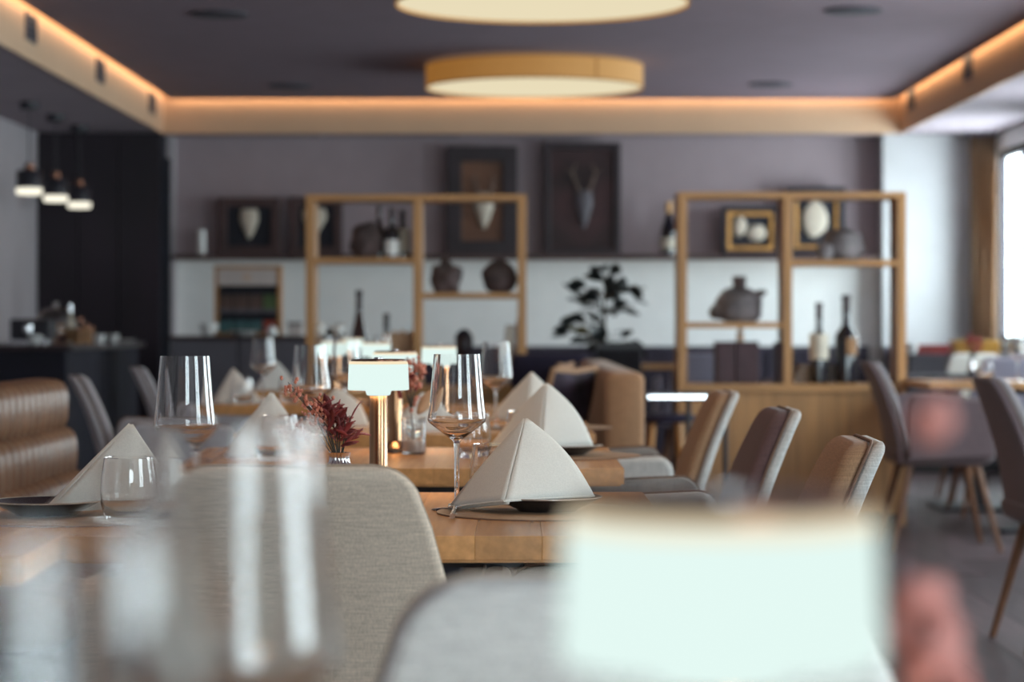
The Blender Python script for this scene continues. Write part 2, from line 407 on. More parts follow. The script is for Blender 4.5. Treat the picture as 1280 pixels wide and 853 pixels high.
# tall dark panels behind the bar
pn = thing('wall_panel', 'tall dark red-brown wood panel behind the bar counter', 'panel', (0, 0, 0))
x0, x1 = P(46, 0, 18.0).x, P(200, 0, 18.0).x
for k in range(3):
    a = x0 + (x1 - x0) * k / 3
    mk('panel', G().box((a + .003, 18.0, .0), (a + (x1 - x0) / 3 - .003, 18.04, ZS - .005)), M['darkw'], pn, smooth=0)
mk('panel_backing', G().box((x0, 18.04, 0), (x1, 18.34, ZS - .008)), M['board'], pn, smooth=0)
tag(mk('door_leaf', G().box((P(200, 0, 18.1).x, 18.12, 0), (P(211, 0, 18.1).x, 18.2, 2.28)), M['board'], smooth=0), 'narrow black door edge beside the dark bar panel', 'door')

# cove ventilation grilles, ceiling discs, recessed spots
def grille(x, y, z, sgn, lab):
    t = thing('vent_grille', lab, 'vent', (x, y, z), 0, None)
    h, w_, d = .062, .13, .012
    mk('vent_box', G().box((0, -w_, -h), (sgn * .004, w_, h)), M['board'], t, smooth=0)
    fr = G()
    for a, b in (((0, -w_ - .012, -h - .012), (sgn * d, w_ + .012, -h)), ((0, -w_ - .012, h), (sgn * d, w_ + .012, h + .012)), ((0, -w_ - .012, -h), (sgn * d, -w_, h)), ((0, w_, -h), (sgn * d, w_ + .012, h))):
        fr.box(a, b)
    mk('vent_frame', fr, M['grey'], t, smooth=0)
    for k in range(4):
        z0 = -h + .012 + k * .03
        mk('slat', G().extr([(sgn * .002, z0), (sgn * .010, z0 + .008), (sgn * .010, z0 + .012), (sgn * .002, z0 + .004)], -w_, w_), M['grey'], t, smooth=0)
for (y, n) in ((13.1, 'closest to the camera'), (15.3, 'between the other two'), (17.5, 'closest to the back wall')):
    grille(CXL, y, CAMZ + 1.617, 1, 'black louvred vent on the coffer face over the bar, ' + n)
for (y, n) in ((15.4, 'the larger of the two'), (17.6, 'the smaller one by the far corner')):
    grille(CXR, y, CAMZ + 1.65, -1, 'black louvred vent on the window-side coffer face, ' + n)
for i, (x, y, n) in enumerate(((-1.59, 13.1, 'over the bar side, near the big drum lamp'), (1.82, 12.95, 'on the window side, near the big drum lamp'),
                               (-1.57, 17.0, 'on the bar side beyond the small drum lamp'), (1.8, 16.9, 'on the window side beyond the small drum lamp'))):
    t = thing('ceiling_vent', 'round grey ceiling vent ' + n, 'vent', (x, y, ZC), 0)
    mk('rim_ring', G().lathe([(.125, 0), (.155, 0), (.155, -.010), (.128, -.014), (.125, -.006)], 28), M['speaker'], t)
    mk('disc', G().lathe([(.122, -.004), (.112, -.016), (.02, -.018)], 28, c1=True), M['speaker'], t)
for i, px in enumerate((403, 580, 756, 935)):
    x = (px - CX) * 18.3 / F
    t = thing('recessed_spot', 'small recessed ceiling spot ' + ('over the square skull frames', 'over the antler frame with the bright skull', 'over the darkest tall frame', 'over the gilt-framed fossil picture')[i], 'spotlight', (x, 18.3, ZS), 0)
    mk('rim_ring', G().lathe([(.026, 0), (.042, 0), (.042, -.006), (.028, -.008), (.026, 0)], 20), M['soffit'], t)
    mk('lens', G().lathe([(.026, -.003), (.01, -.004)], 20, c1=True), M['spot'], t)

# ------------------------------------------------------------------ drum lamps
def drum(y, R, lab):
    zb = CAMZ + 1.533; t = thing('drum_lamp', lab, 'ceiling lamp', ((668 - CX) * 15.6 / F if y > 13 else (678 - CX) * 11.55 / F, y, ZC), 0)
    zt = ZC - .012; L = lambda z: z - ZC
    sh = mk('drum_shade', G().lathe([(R, L(zb)), (R, L(zt)), (R - .006, L(zt)), (R - .006, L(zb)), (R, L(zb))], 96), M['drum_side'], t, smooth=60)
    mk('edge_band', G().lathe([(R + .003, L(zb) - .001), (R + .003, L(zb) + .010), (R, L(zb) + .010)], 96).lathe([(R + .003, L(zt) - .012), (R + .003, L(zt)), (R, L(zt))], 96), M['drum_trim'], sh, smooth=60)
    a = math.radians(-57)
    s_ = G(); ca, sa = math.cos(a), math.sin(a)
    s_.tube([((R + .002) * ca, (R + .002) * sa, L(zb) + .01), ((R + .002) * ca, (R + .002) * sa, L(zt) - .012)], .004, 6)
    mk('seam', s_, M['drum_trim'], sh)
    mk('diffuser', G().lathe([(R - .008, L(zb) + .012), (R - .06, L(zb) + .008), (.05, L(zb) + .006)], 96, c1=True), M['drum_dif'], t, smooth=60)
    mk('ceiling_plate', G().lathe([(R * .6, 0), (R * .6, -.03), (.05, -.03)], 48, c1=True), M['white'], t)
drum(15.6, .70, 'whole round fabric drum lamp on the ceiling, smaller in view')
drum(11.55, .70, 'round drum ceiling lamp cut off by the top of the view')

def fillspot(x, y, z, e, n):  # warm fill added over the tables, in ceiling fittings out of view
    t = thing('fill_spot', 'added unseen warm downlight above ' + n, 'spotlight', (x, y, z), 0)
    mk('rim_ring', G().lathe([(.034, 0), (.05, 0), (.05, -.005), (.036, -.007), (.034, 0)], 24), M['soffit'], t)
    mk('reflector', G().lathe([(.034, -.001), (.028, .004)], 24, c1=True), M['spot'], t)
    l = bpy.data.lights.new('fill_light', 'SPOT'); l.energy = e; l.color = (1.0, .70, .42); l.spot_size = math.radians(95); l.spot_blend = .8; l.shadow_soft_size = .03
    lo = bpy.data.objects.new('fill_light', l); lo.location = (0, 0, -.012); lo.parent = t; COL.objects.link(lo)
for x, y, n in ((.0, 3.3, 'the silver-vase table'), (.0, 4.8, 'the fluted-vase table'), (.0, 6.3, 'the table by the patterned cushion'), (-.05, 8.0, 'the hidden table by the settee')):
    fillspot(x, y, ZC, 32, n)

# ------------------------------------------------------------------ pendants over the bar
def pendant(Y, px, lab):
    x = -3.125; t = thing('pendant_lamp', lab, 'pendant lamp', (x, Y, ZS), 0, 'black pendants over the bar')
    zb = CAMZ + .885 - ZS
    mk('canopy', G().lathe([(.01, 0), (.062, 0), (.062, -.045), (.058, -.05), (.01, -.05)], 28), M['black'], t)
    mk('cord', G().tube([(0, 0, -.05), (0, 0, zb + .17)], .005, 8), M['black'], t)
    mk('cap', G().lathe([(.006, zb + .17), (.03, zb + .165), (.032, zb + .125), (.03, zb + .12)], 24), M['bronze'], t)
    mk('lamp_shade', G().lathe([(.03, zb + .125), (.075, zb + .122), (.083, zb + .11), (.083, zb + .005), (.078, zb + .005), (.078, zb + .1), (.03, zb + .115)], 32), M['black'], t)
    mk('diffuser', G().lathe([(.082, zb + .006), (.084, zb - .018), (.076, zb - .034), (.02, zb - .037)], 32, c1=True), M['pend'], t)
pendant(15.6, 35, 'black pendant lamp over the bar with the longest visible cord')
pendant(16.5, 71, 'black pendant lamp hanging second of three over the bar')
pendant(17.4, 103, 'black pendant lamp deepest in the row of three over the bar')

# ------------------------------------------------------------------ bar counter and sideboard with their things
bc = thing('bar_counter', 'long dark bar counter under the black pendants', 'counter', (0, 0, 0))
mk('counter_body', G().box((-3.5, 14.82, .1), (-2.76, 17.7, .87)), M['bar'], bc, smooth=0)
mk('plinth', G().box((-3.48, 14.88, 0), (-2.82, 17.65, .1)), M['black'], bc, smooth=0)
mk('counter_top', G().box((-3.53, 14.78, .87), (-2.7, 17.74, .905)), M['bartop'], bc, smooth=0, bevel=.004)
for k in range(4):
    mk('panel', G().box((-2.76, 14.84 + k * .715, .12), (-2.748, 14.84 + k * .715 + .70, .855)), M['bar'], bc, smooth=0)
def onbar(px, Y): return (px - CX) * Y / F
cm = thing('coffee_machine', 'dark boxy coffee machine at the near end of the bar', 'coffee machine', (onbar(40, 15.1), 15.1, .905))
mk('body', G().box((-.12, -.1, .03), (.13, .16, .16)), M['black'], cm, smooth=0, bevel=.012)
mk('drip_tray', G().box((-.12, -.2, .0), (.13, -.02, .03)), M['steel'], cm, smooth=0, bevel=.004)
mk('group_head', G().lathe([(.03, .08), (.03, .12), (.02, .125)], 18, (0, -.12, 0), c1=True), M['steel'], cm)
mk('portafilter', G().tube([(0, -.12, .085), (0, -.25, .07)], .011, 8), M['black'], cm)
def cup_geo(r=.04, h=.06): return G().lathe([(r * .5, 0), (r * .62, .002), (r * .95, h * .5), (r, h), (r * .94, h), (r * .86, h * .5), (r * .5, .008), (.002, .006)], 24)
def make_cup():
    t = thing('coffee_cup', '', 'cup')
    mk('bowl', cup_geo(), M['paper'], t)
    mk('handle', G().tube([(.036, 0, .048), (.056, 0, .046), (.060, 0, .03), (.050, 0, .016), (.033, 0, .018)], .0045, 8), M['paper'], t)
    return t
cup = placer(make_cup)
cup('c', (onbar(41, 14.85), 14.9, .905), .4, 'white coffee cup in front of the dark coffee machine')
cup('c', (onbar(124, 15.6), 15.6, .905), 2.4, 'white coffee cup on the bar beside the amber bottles')
cup('c', (onbar(142, 16.4), 16.4, .905), 2.0, 'white coffee cup in the middle of the bar-end row of white china')
t = tag(mk('saucer', G().lathe([(.03, 0), (.045, .004), (.075, .018), (.073, .022), (.04, .008), (.002, .006)], 28), M['paper'], loc=(onbar(157, 16.9), 16.9, .905)), 'white saucer at the far end of the bar-end china', 'saucer')
dm = thing('glass_dome', 'clear glass cake dome beside the coffee machine', 'cake dome', (onbar(70, 16.0), 16.0, .905))
mk('stand', G().lathe([(.09, 0), (.09, .006), (.015, .012), (.015, .05), (.14, .058), (.14, .066), (.002, .066)], 32, c0=True), M['bronze'], dm)
mk('dome', G().lathe([(.13, .067), (.131, .14), (.118, .19), (.08, .225), (.012, .24), (.012, .25), (.02, .262), (.012, .275), (.001, .277)], 32), M['glass'], dm)
mk('cake', G().lathe([(.002, .067), (.09, .067), (.095, .11), (.08, .125), (.001, .128)], 28), M['tanleaf'], dm)

def bottle(name, lab, cat, loc, h, r, glassm, capm, labm=None, champ=False, band=(.18, .48), grp=None):
    t = thing(name, lab, cat, loc, random.uniform(0, 6), grp)
    sh, nk = (.50, .66) if not champ else (.42, .74)
    prof = [(.001, .01), (r * .8, .0), (r, h * .02), (r, h * sh)]
    if champ: prof += [(r * .93, h * (sh + .08)), (r * .66, h * (sh + .2)), (r * .42, h * nk)]
    else: prof += [(r * .95, h * (sh + .05)), (r * .68, h * (sh + .10)), (r * .36, h * nk)]
    prof += [(r * .34, h * .80), (r * .33, h * .96), (r * .40, h * .965), (r * .40, h * .985), (r * .3, h)]
    mk('bottle_body', G().lathe(prof, 28, c1=True), glassm, t)
    mk('capsule', G().lathe([(r * .37, h * .80), (r * .36, h * .955), (r * .43, h * .96), (r * .43, h * .99), (r * .32, h * 1.004), (.001, h * 1.004)], 24), capm, t)
    if labm: mk('label_paper', G().lathe([(r * 1.012, h * band[0]), (r * 1.015, h * (band[0] + .01)), (r * 1.015, h * (band[1] - .01)), (r * 1.012, h * band[1])], 28), labm, t)
    return t
bottle('spirit_bottle', 'pale tall bottle on the bar with an amber lower half', 'bottle', (onbar(88, 15.9), 15.9, .905), .26, .028, M['label'], M['steel'], M['label_tan'], band=(.05, .4))
for i, (px, Y, h, r, mm) in enumerate(((99, 16.1, .17, .032, 'glass'), (106, 15.9, .13, .035, 'label_tan'), (113, 16.2, .11, .03, 'label_tan'), (97, 15.3, .10, .03, 'label_tan'))):
    t = thing('bar_jar', ('clear glass jar beside the pale tall bottle on the bar', 'amber jar just behind the white cup row on the bar', 'small amber jar next to the white coffee cup on the bar', 'short amber jar at the front of the bar jars')[i], 'jar', (onbar(px, Y), Y, .905))
    mk('jar_body', G().lathe([(.001, .0), (r * .95, 0), (r, .006), (r, h * .7), (r * .7, h * .82), (r * .7, h * .88)], 24, c1=True), M[mm], t)
    mk('lid', G().lathe([(r * .76, h * .85), (r * .76, h), (.001, h)], 20), M['bronze'], t)

sb = thing('sideboard', 'dark grey sideboard under the tea box', 'sideboard', (0, 0, 0))
sx0, sx1, sy0, sz = P(214, 0, 16.3).x, P(384, 0, 16.3).x, 16.3, .955
mk('carcass', G().box((sx0, sy0, .08), (sx1, sy0 + .5, sz - .03)), M['grey'], sb, smooth=0)
mk('plinth', G().box((sx0 + .03, sy0 + .04, 0), (sx1 - .03, sy0 + .46, .08)), M['black'], sb, smooth=0)
mk('top_board', G().box((sx0 - .015, sy0 - .02, sz - .03), (sx1 + .015, sy0 + .5, sz)), M['bartop'], sb, smooth=0, bevel=.003)
for k in range(2):
    d = mk('door', G().box((sx0 + .01 + k * (sx1 - sx0) / 2, sy0 - .016, .1), (sx0 + (k + 1) * (sx1 - sx0) / 2 - .01, sy0, sz - .04)), M['grey'], sb, smooth=0)
    hx = (sx0 + sx1) / 2 + (-.05 if k == 0 else .05)
    mk('handle', G().tube([(hx, sy0 - .03, .55), (hx, sy0 - .03, .7)], .006, 8), M['steel'], d)
YT = 16.6
bx = thing('tea_box', 'upright oak tea box with rows of coloured packets', 'display box', (0, 0, 0))
a, b = P(268, 332, YT), P(351, 417, YT); tx0, tx1, tz0, tz1 = a.x, b.x, sz, a.z
for u0, u1 in ((tx0, tx0 + .022), (tx1 - .022, tx1)): mk('side_panel', G().box((u0, YT, tz0), (u1, YT + .14, tz1)), M['oak'], bx, smooth=0)
mk('top_panel', G().box((tx0 + .022, YT, tz1 - .022), (tx1 - .022, YT + .14, tz1)), M['oak'], bx, smooth=0)
mk('bottom_panel', G().box((tx0 + .022, YT, tz0), (tx1 - .022, YT + .14, tz0 + .02)), M['oak'], bx, smooth=0)
mk('back_panel', G().box((tx0 + .022, YT + .125, tz0 + .02), (tx1 - .022, YT + .139, tz1 - .022)), M['board'], bx, smooth=0)
zh = P(0, 357, YT).z
hd = mk('header_panel', G().box((tx0 + .022, YT + .01, zh), (tx1 - .022, YT + .02, tz1 - .022)), M['white'], bx, smooth=0)
em = P(308, 346, YT); e = G()                          # small tan emblem: a spray of three leaves over a bar
for dx, dz, s in ((0, .012, .018), (-.016, .004, .014), (.016, .004, .014)):
    e.extr([(em.x + dx - .005, em.z + dz - s), (em.x + dx + .005, em.z + dz - s), (em.x + dx + .007, em.z + dz), (em.x + dx, em.z + dz + s * .8), (em.x + dx - .007, em.z + dz)], YT + .006, YT + .0095)
e.box((em.x - .03, YT + .006, em.z - .022), (em.x + .03, YT + .0095, em.z - .015))
mk('emblem', e, M['tanleaf'], hd, smooth=0)
zm = P(0, 389, YT).z
mk('shelf_board', G().box((tx0 + .022, YT + .004, zm - .013), (tx1 - .022, YT + .125, zm + .013)), M['grey'], bx, smooth=0)
pw = (tx1 - tx0 - .044) / 4
for row, (z0, z1, ms, nm) in enumerate(((zm + .013, zh, ('teabr', 'teabr', 'teabr', 'green'), 'upper'), (tz0 + .02, zm - .013, ('teal', 'teal', 'teal', 'orange'), 'lower'))):
    for k in range(4):
        u0 = tx0 + .022 + k * pw + .004; u1 = u0 + pw - .008; H = (z1 - z0)
        colr = {'teabr': 'brown', 'green': 'green', 'teal': 'teal', 'orange': 'red'}[ms[k]]
        lab = '%s tea carton in the %s row of the tea box' % (colr, nm) if k == 3 else '%s tea carton, %s from the box edge in the %s row' % (colr, ('first', 'second', 'third')[k], nm)
        t = thing('tea_carton', lab, 'carton', ((u0 + u1) / 2, YT + .07, z0), 0, 'tea cartons in the tea box')
        hw = (u1 - u0) / 2
        mk('carton', G().box((-hw, -.05, 0), (hw, .05, H * .62)), M[ms[k]], t, smooth=0)
        mk('carton_lid', G().box((-hw - .001, -.051, H * .62), (hw + .001, .051, H * .86)), M['board'], t, smooth=0)
cup2 = tag(mk('porcelain_bowl', cup_geo(.062, .085), M['paper'], loc=(onbar(261, 16.45), 16.45, sz)), 'white porcelain bowl at the sideboard edge before the tea box', 'bowl')
tag(mk('shallow_dish', G().lathe([(.05, 0), (.06, .006), (.11, .03), (.108, .034), (.05, .012), (.002, .01)], 28), M['paper'], loc=(onbar(305, 16.42), 16.42, sz)), 'shallow white dish in front of the tea box', 'dish')
tag(mk('sugar_pot', G().lathe([(.001, 0), (.03, 0), (.038, .03), (.03, .055), (.012, .06), (.012, .068), (.001, .07)], 22), M['paper'], loc=(onbar(340, 16.4), 16.4, sz)), 'tiny white lidded pot in front of the red carton', 'pot')
t = thing('wood_box', 'small taupe box on the sideboard by the shelf post', 'box', (onbar(369, 16.5), 16.5, sz))
mk('box_body', G().box((-.045, -.05, 0), (.045, .05, .075)), M['white'], t, smooth=0)
mk('lid', G().box((-.047, -.052, .075), (.047, .052, .092)), M['frame2'], t, smooth=0)

# ------------------------------------------------------------------ wall ledge and what stands on it
lg = thing('wall_ledge', 'long thin brown ledge along the back wall', 'shelf', (0, 0, 0))
mk('ledge_board', G().box((-2.56, 18.22, ZL - .03), (2.69, 18.5, ZL)), M['oakh'], lg, smooth=0)
mk('ledge_lip', G().box((-2.56, 18.205, ZL - .034), (2.69, 18.22, ZL + .006)), M['frame2'], lg, smooth=0)
YW = 18.34
def fr(name, lab, px0, py0, px1, py1, w, fm, bm, depth=.05, Y=YW, gilt=None, on=True):
    a, b = P(px0, py0, Y), P(px1, py1, Y); z0 = ZL + .0 if on else b.z; cx = (a.x + b.x) / 2
    t = thing(name, lab, 'picture', (cx, Y, z0)); hw = (b.x - a.x) / 2; H = a.z - z0
    for u0, u1 in ((-hw, -hw + w), (hw - w, hw)): mk('frame_side', G().box((u0, 0, 0), (u1, depth, H)), fm, t, smooth=0, bevel=.006)
    for v0, v1 in ((0, w), (H - w, H)): mk('frame_rail', G().box((-hw + w, 0, v0), (hw - w, depth, v1)), fm, t, smooth=0, bevel=.006)
    mk('backboard', G().box((-hw + w, depth * .6, w), (hw - w, depth - .004, H - w)), bm, t, smooth=0)
    if gilt:
        gw = gilt; q = G()
        for u0, u1, v0, v1 in ((-hw + w, -hw + w + gw, w, H - w), (hw - w - gw, hw - w, w, H - w), (-hw + w + gw, hw - w - gw, w, w + gw), (-hw + w + gw, hw - w - gw, H - w - gw, H - w)):
            q.box((u0, depth * .15, v0), (u1, depth * .6, v1))
        mk('inner_moulding', q, M['gold'], t, smooth=0, bevel=.004)
    return t, hw, H, cx, z0
def skull(t, c, w, h, y, m=None, antlers=0, am=None):
    """deer skull plate seen from the front: broad brow tapering to the nose"""
    m = m or M['bone']; rings = []
    for k in range(9):
        f = k / 8; ww = w / 2 * (.55 + .45 * math.sin(PI * min(1, .25 + f * .9)) if f < .35 else 1.0 * (1 - (f - .35) / .65) ** .8 * .95 + .10)
        dd = .035 * math.sin(PI * (.15 + .75 * f)) + .004
        z = c[1] + h / 2 - f * h
        rings.append([(c[0] + ww * math.cos(a), y - max(0, dd * math.sin(a)) - .001, z) for a in [PI * j / 8 for j in range(9)]] + [(c[0] - ww * .9, y + .004, z), (c[0] + ww * .9, y + .004, z)])
    mk('skull', G().loft(rings), m, t, smooth=50)
    if antlers:
        for s in (-1, 1):
            q = G(); b0 = Vector((c[0] + s * w * .22, y - .012, c[1] + h * .45)); pts = [b0, b0 + Vector((s * antlers * .16, -.02, antlers * .3)), b0 + Vector((s * antlers * .26, -.03, antlers * .65)), b0 + Vector((s * antlers * .14, -.03, antlers))]
            q.tube(pts, [.011, .010, .008, .003], 8); q.tube([pts[1], pts[1] + Vector((s * -.02, -.035, antlers * .22))], [.007, .002], 6); q.tube([pts[2], pts[2] + Vector((s * antlers * .2, -.02, antlers * .14))], [.006, .002], 6)
            mk('antler', q, am or M['antler'], t)
kx = YW / F
t, hw, H, cx, z0 = fr('skull_frame', 'square dark walnut frame with a white skull, clear of the shelf posts', 272, 247, 350, 319, .072, M['frame2'], M['board'])
skull(t, (P(311, 0, YW).x - cx, P(0, 280, YW).z - z0), 23 * kx, 37 * kx, .025)
t, hw, H, cx, z0 = fr('skull_frame', 'walnut frame with a white skull half hidden by a shelf post', 362, 246, 428, 319, .066, M['frame2'], M['board'])
skull(t, (P(393, 0, YW).x - cx, P(0, 277, YW).z - z0), 30 * kx, 33 * kx, .025)
t, hw, H, cx, z0 = fr('trophy_frame', 'tall dark frame with a bright skull and short antlers on brown board', 558, 183, 647, 319, .115, M['frame'], M['boardbr'])
vx, vz = P(605, 0, YW).x - cx, P(0, 262, YW).z - z0
mk('shield', G().extr([(vx - .085, vz + .12), (vx + .085, vz + .12), (vx + .09, vz + .04), (vx, vz - .16), (vx - .09, vz + .04)], .018, .03), M['board'], t, smooth=0)
skull(t, (vx, vz - .01), 24 * kx, 44 * kx, .018, antlers=.17)
t, hw, H, cx, z0 = fr('trophy_frame', 'tallest, almost black frame with a dim grey skull on red-brown board', 680, 178, 776, 319, .05, M['frame'], M['boardred'])
skull(t, (P(730, 0, YW).x - cx, P(0, 262, YW).z - z0), 22 * kx, 48 * kx, .028, M['bone_d'], antlers=.22)
t, hw, H, cx, z0 = fr('fossil_frame', 'black and gilt frame with two pale shell fossils on the ledge', 902, 258, 974, 316, .04, M['board'], M['board'], gilt=.03, Y=18.3)
for q in (('fossil', (P(925, 0, 18.3).x - cx, .02, P(0, 283, 18.3).z - z0), (.05, .02, .075), 3), ('fossil', (P(946, 0, 18.3).x - cx, .018, P(0, 291, 18.3).z - z0), (.07, .022, .062), 4)):
    mk(q[0], G().blob(q[1], q[2], q[3], .12), M['bone'], t, smooth=50)
t, hw, H, cx, z0 = fr('fossil_frame', 'upright black and gilt frame with one pointed white stone', 984, 234, 1057, 319, .055, M['board'], M['board'], gilt=.025)
mk('fossil', G().blob((P(1019, 0, YW).x - cx, .012, P(0, 274, YW).z - z0), (.095, .02, .135), 9, .08), M['bone'], t, smooth=50)
tag(mk('ledge_vase', G().lathe([(.001, 0), (.028, 0), (.032, .01), (.03, .17), (.024, .2), (.02, .2), (.024, .16), (.001, .02)], 24), M['paper'], loc=(P(252, 0, 18.33).x, 18.33, ZL)), 'slim white vase on the ledge beside the square skull frame', 'vase')
bottle('champagne_bottle', 'dark champagne bottle with orange foil on the ledge', 'bottle', (P(836, 0, 18.32).x, 18.32, ZL), .405, .062, M['bottle'], M['foilg'], M['label'], champ=True, band=(.12, .32))

# ------------------------------------------------------------------ oak shelf units
def shelf_unit(lab, px0, px1, pym, ptop, boards, Y=12.35, depth=.27, cabtop=.725, pmid=0):
    """boards: (bay 0/1, pixel row of the board's top edge)"""
    s = sc(Y); x0, x1, xm = (px0 - CX) / s, (px1 - CX) / s, (pmid - CX) / s; zt = CAMZ - (ptop - CY) / s
    t = thing('shelf_unit', lab, 'shelf unit', ((x0 + x1) / 2, Y, 0)); cx = (x0 + x1) / 2; th = .044
    for u, n in ((x0, 'side_panel'), (xm - th / 2, 'divider_panel'), (x1 - th, 'side_panel')):
        mk(n, G().box((u - cx, 0, cabtop if n == 'divider_panel' else 0), (u - cx + th, depth, zt - .032)), M['oak'], t, smooth=0, bevel=.002)
    mk('top_board', G().box((x0 - cx, 0, zt - .032), (x1 - cx, depth, zt)), M['oakh'], t, smooth=0, bevel=.002)
    lv = []
    for bay, py in boards:
        z = CAMZ - (py - CY) / s; u0, u1 = (x0 + th, xm - th / 2) if bay == 0 else (xm + th / 2, x1 - th)
        mk('shelf_board', G().box((u0 - cx, .004, z - .03), (u1 - cx, depth - .004, z)), M['oakh'], t, smooth=0, bevel=.002); lv.append(z)
    mk('cabinet_top', G().box((x0 + th - cx, -.006, cabtop - .04), (x1 - th - cx, depth, cabtop)), M['oakh'], t, smooth=0, bevel=.002)
    n = 9; wd = (x1 - x0 - 2 * th) / n
    for k in range(n):
        mk('plank', G().box((x0 + th + k * wd - cx + .0007, .012, .06), (x0 + th + (k + 1) * wd - cx - .0007, .03, cabtop - .04)), M['oak'], t, smooth=0)
    mk('plinth', G().box((x0 + th - cx, .03, 0), (x1 - th - cx, depth - .02, .06)), M['black'], t, smooth=0)
    return lv
lvR = shelf_unit('open oak shelf unit holding two big wine bottles and a stone jug', 848, 1133, 0, 240, ((0, 403), (1, 325)), pmid=985)
lvL = shelf_unit('open oak shelf unit with two round brown stones, behind the lamps', 382, 658, 0, 243, ((0, 322), (1, 366)), pmid=522, cabtop=.715)
YS = 12.48
def at(px, z, Y=YS): return ((px - CX) * Y / F, Y, z)
ks = YS / F
# left unit
def stone(lab, px0, px1, ptop, z, seed, m, amp=.12, name='display_stone', deep=.07, Y=YS):
    hw = (px1 - px0) / 2 * Y / F; h = (z - (CAMZ - (ptop - CY) * Y / F)); h = abs(h)
    o = mk(name, G().blob((0, 0, h * .47), (hw, deep, h * .55), seed, amp, 22, 14, flat=h * .46), m, smooth=50, loc=((( px0 + px1) / 2 - CX) * Y / F, Y, z))
    return tag(o, lab, 'stone')
stone('rough dark stone slab leaning beside the bottles on the upper shelf', 437, 480, 278, lvL[0], 2, M['stone_b'], .1)
stone('knobbly brown stone next to the shelf divider', 538, 578, 326, lvL[1], 5, M['stone_b'], .2)
stone('smooth dark brown stone by the outer post', 602, 647, 326, lvL[1], 11, M['stone_b'], .07)
bottle('wine_bottle', 'dark wine bottle with a white low label on the upper shelf', 'bottle', at(490, lvL[0], 12.44), .255, .040, M['bottle'], M['foil'], M['paper'], band=(.06, .36))
bottle('wine_bottle', 'wine bottle with a pale tall label nearest the shelf divider', 'bottle', at(503, lvL[0], 12.53), .25, .042, M['bottle'], M['foil'], M['label'], band=(.12, .6))
bottle('wine_bottle', 'thin brown bottle behind the rough stone slab', 'bottle', at(474, lvL[0], 12.55), .275, .034, M['bottleb'], M['foil'])
ct = .715
bottle('wine_bottle', 'tall slender brown bottle standing behind the table lamps', 'bottle', at(449, ct), .49, .047, M['bottleb'], M['foil'], champ=True)
bottle('wine_bottle', 'shorter maroon-necked bottle behind the table lamps', 'bottle', at(483, ct), .37, .040, M['bottle'], M['foil'])
nh = thing('napkin_holder', 'fan of folded tan napkins in a holder on the cabinet', 'napkin holder', at(503, ct))
mk('holder', G().lathe([(.001, 0), (.05, 0), (.055, .06), (.05, .06), (.046, .01)], 20), M['bronze'], nh)
for k in range(5):
    a = (k - 2) * .2
    q = G(); pts = [(-.02, 0), (.02, 0), (.03, .2), (0, .23), (-.03, .2)]
    q.extr([(p[0] * math.cos(a) + p[1] * math.sin(a), .06 + p[1] * math.cos(a) - p[0] * math.sin(a)) for p in pts], -.02 + k * .008, -.016 + k * .008)
    mk('napkin', q, M['tanleaf'], nh, smooth=0)
for i, px in enumerate((400, 424)):
    t = thing('decanter', ('glass decanter, ball stopper whitened as a glint, by the shelf post', 'glass decanter, ball stopper whitened as a glint, next to the slender brown bottle')[i], 'decanter', at(px, ct, 12.46))
    mk('body', G().lathe([(.001, .004), (.05, 0), (.056, .03), (.052, .14), (.02, .2), (.018, .24), (.022, .25)], 28), M['glass'], t)
    mk('stopper', G().blob((0, 0, .285), (.036, .036, .038), 1, 0, 18, 12), M['paper'], t)  # white colour paints the window's glint on a polished ball
kt = thing('kettle', 'dark round kettle between the two decanters', 'kettle', at(411, ct, 12.54))
mk('body', G().lathe([(.001, 0), (.05, 0), (.06, .06), (.05, .17), (.03, .2), (.03, .23), (.045, .25), (.03, .29), (.001, .3)], 24), M['black'], kt)
mk('handle', G().tube([(.03, -.01, .27), (.07, -.01, .24), (.075, -.01, .14), (.055, -.01, .08)], .006, 8), M['black'], kt)
bu = thing('carved_head', 'small dark carved head on the cabinet', 'figurine', at(580, ct))
mk('bust', G().lathe([(.001, 0), (.045, 0), (.045, .02), (.02, .05), (.022, .12), (.03, .14)], 20, c1=True), M['frame'], bu)
mk('head', G().blob((0, 0, .205), (.045, .05, .07), 3, .06, 18, 12), M['frame'], bu)
mk('hair', G().blob((0, .012, .235), (.047, .046, .055), 8, .06, 16, 10), M['board'], bu)
for i, (px, h, w_, lean, nm) in enumerate(((634, .31, .05, .10, 'brown menu folder leaning, the lower of two'), (648, .345, .035, .06, 'brown menu folder leaning against the outer shelf post'))):
    t = thing('menu_folder', nm, 'menu', at(px - 3, ct, 12.47), 0)
    R_ = lambda x, z: (x + z * lean, z)
    for y0, y1, n, m_, ins in ((-.10, .10, 'cover', M['bookb'], 0), (-.102, .10, 'page_block', M['pages'], .006)):
        wv = w_ / 2 if n == 'cover' else w_ / 2 - .008
        mk(n, G().extr([R_(-wv, .0 + ins), R_(wv, .0 + ins), R_(wv, h - ins), R_(-wv, h - ins)], y0, y1), m_, t, smooth=0)
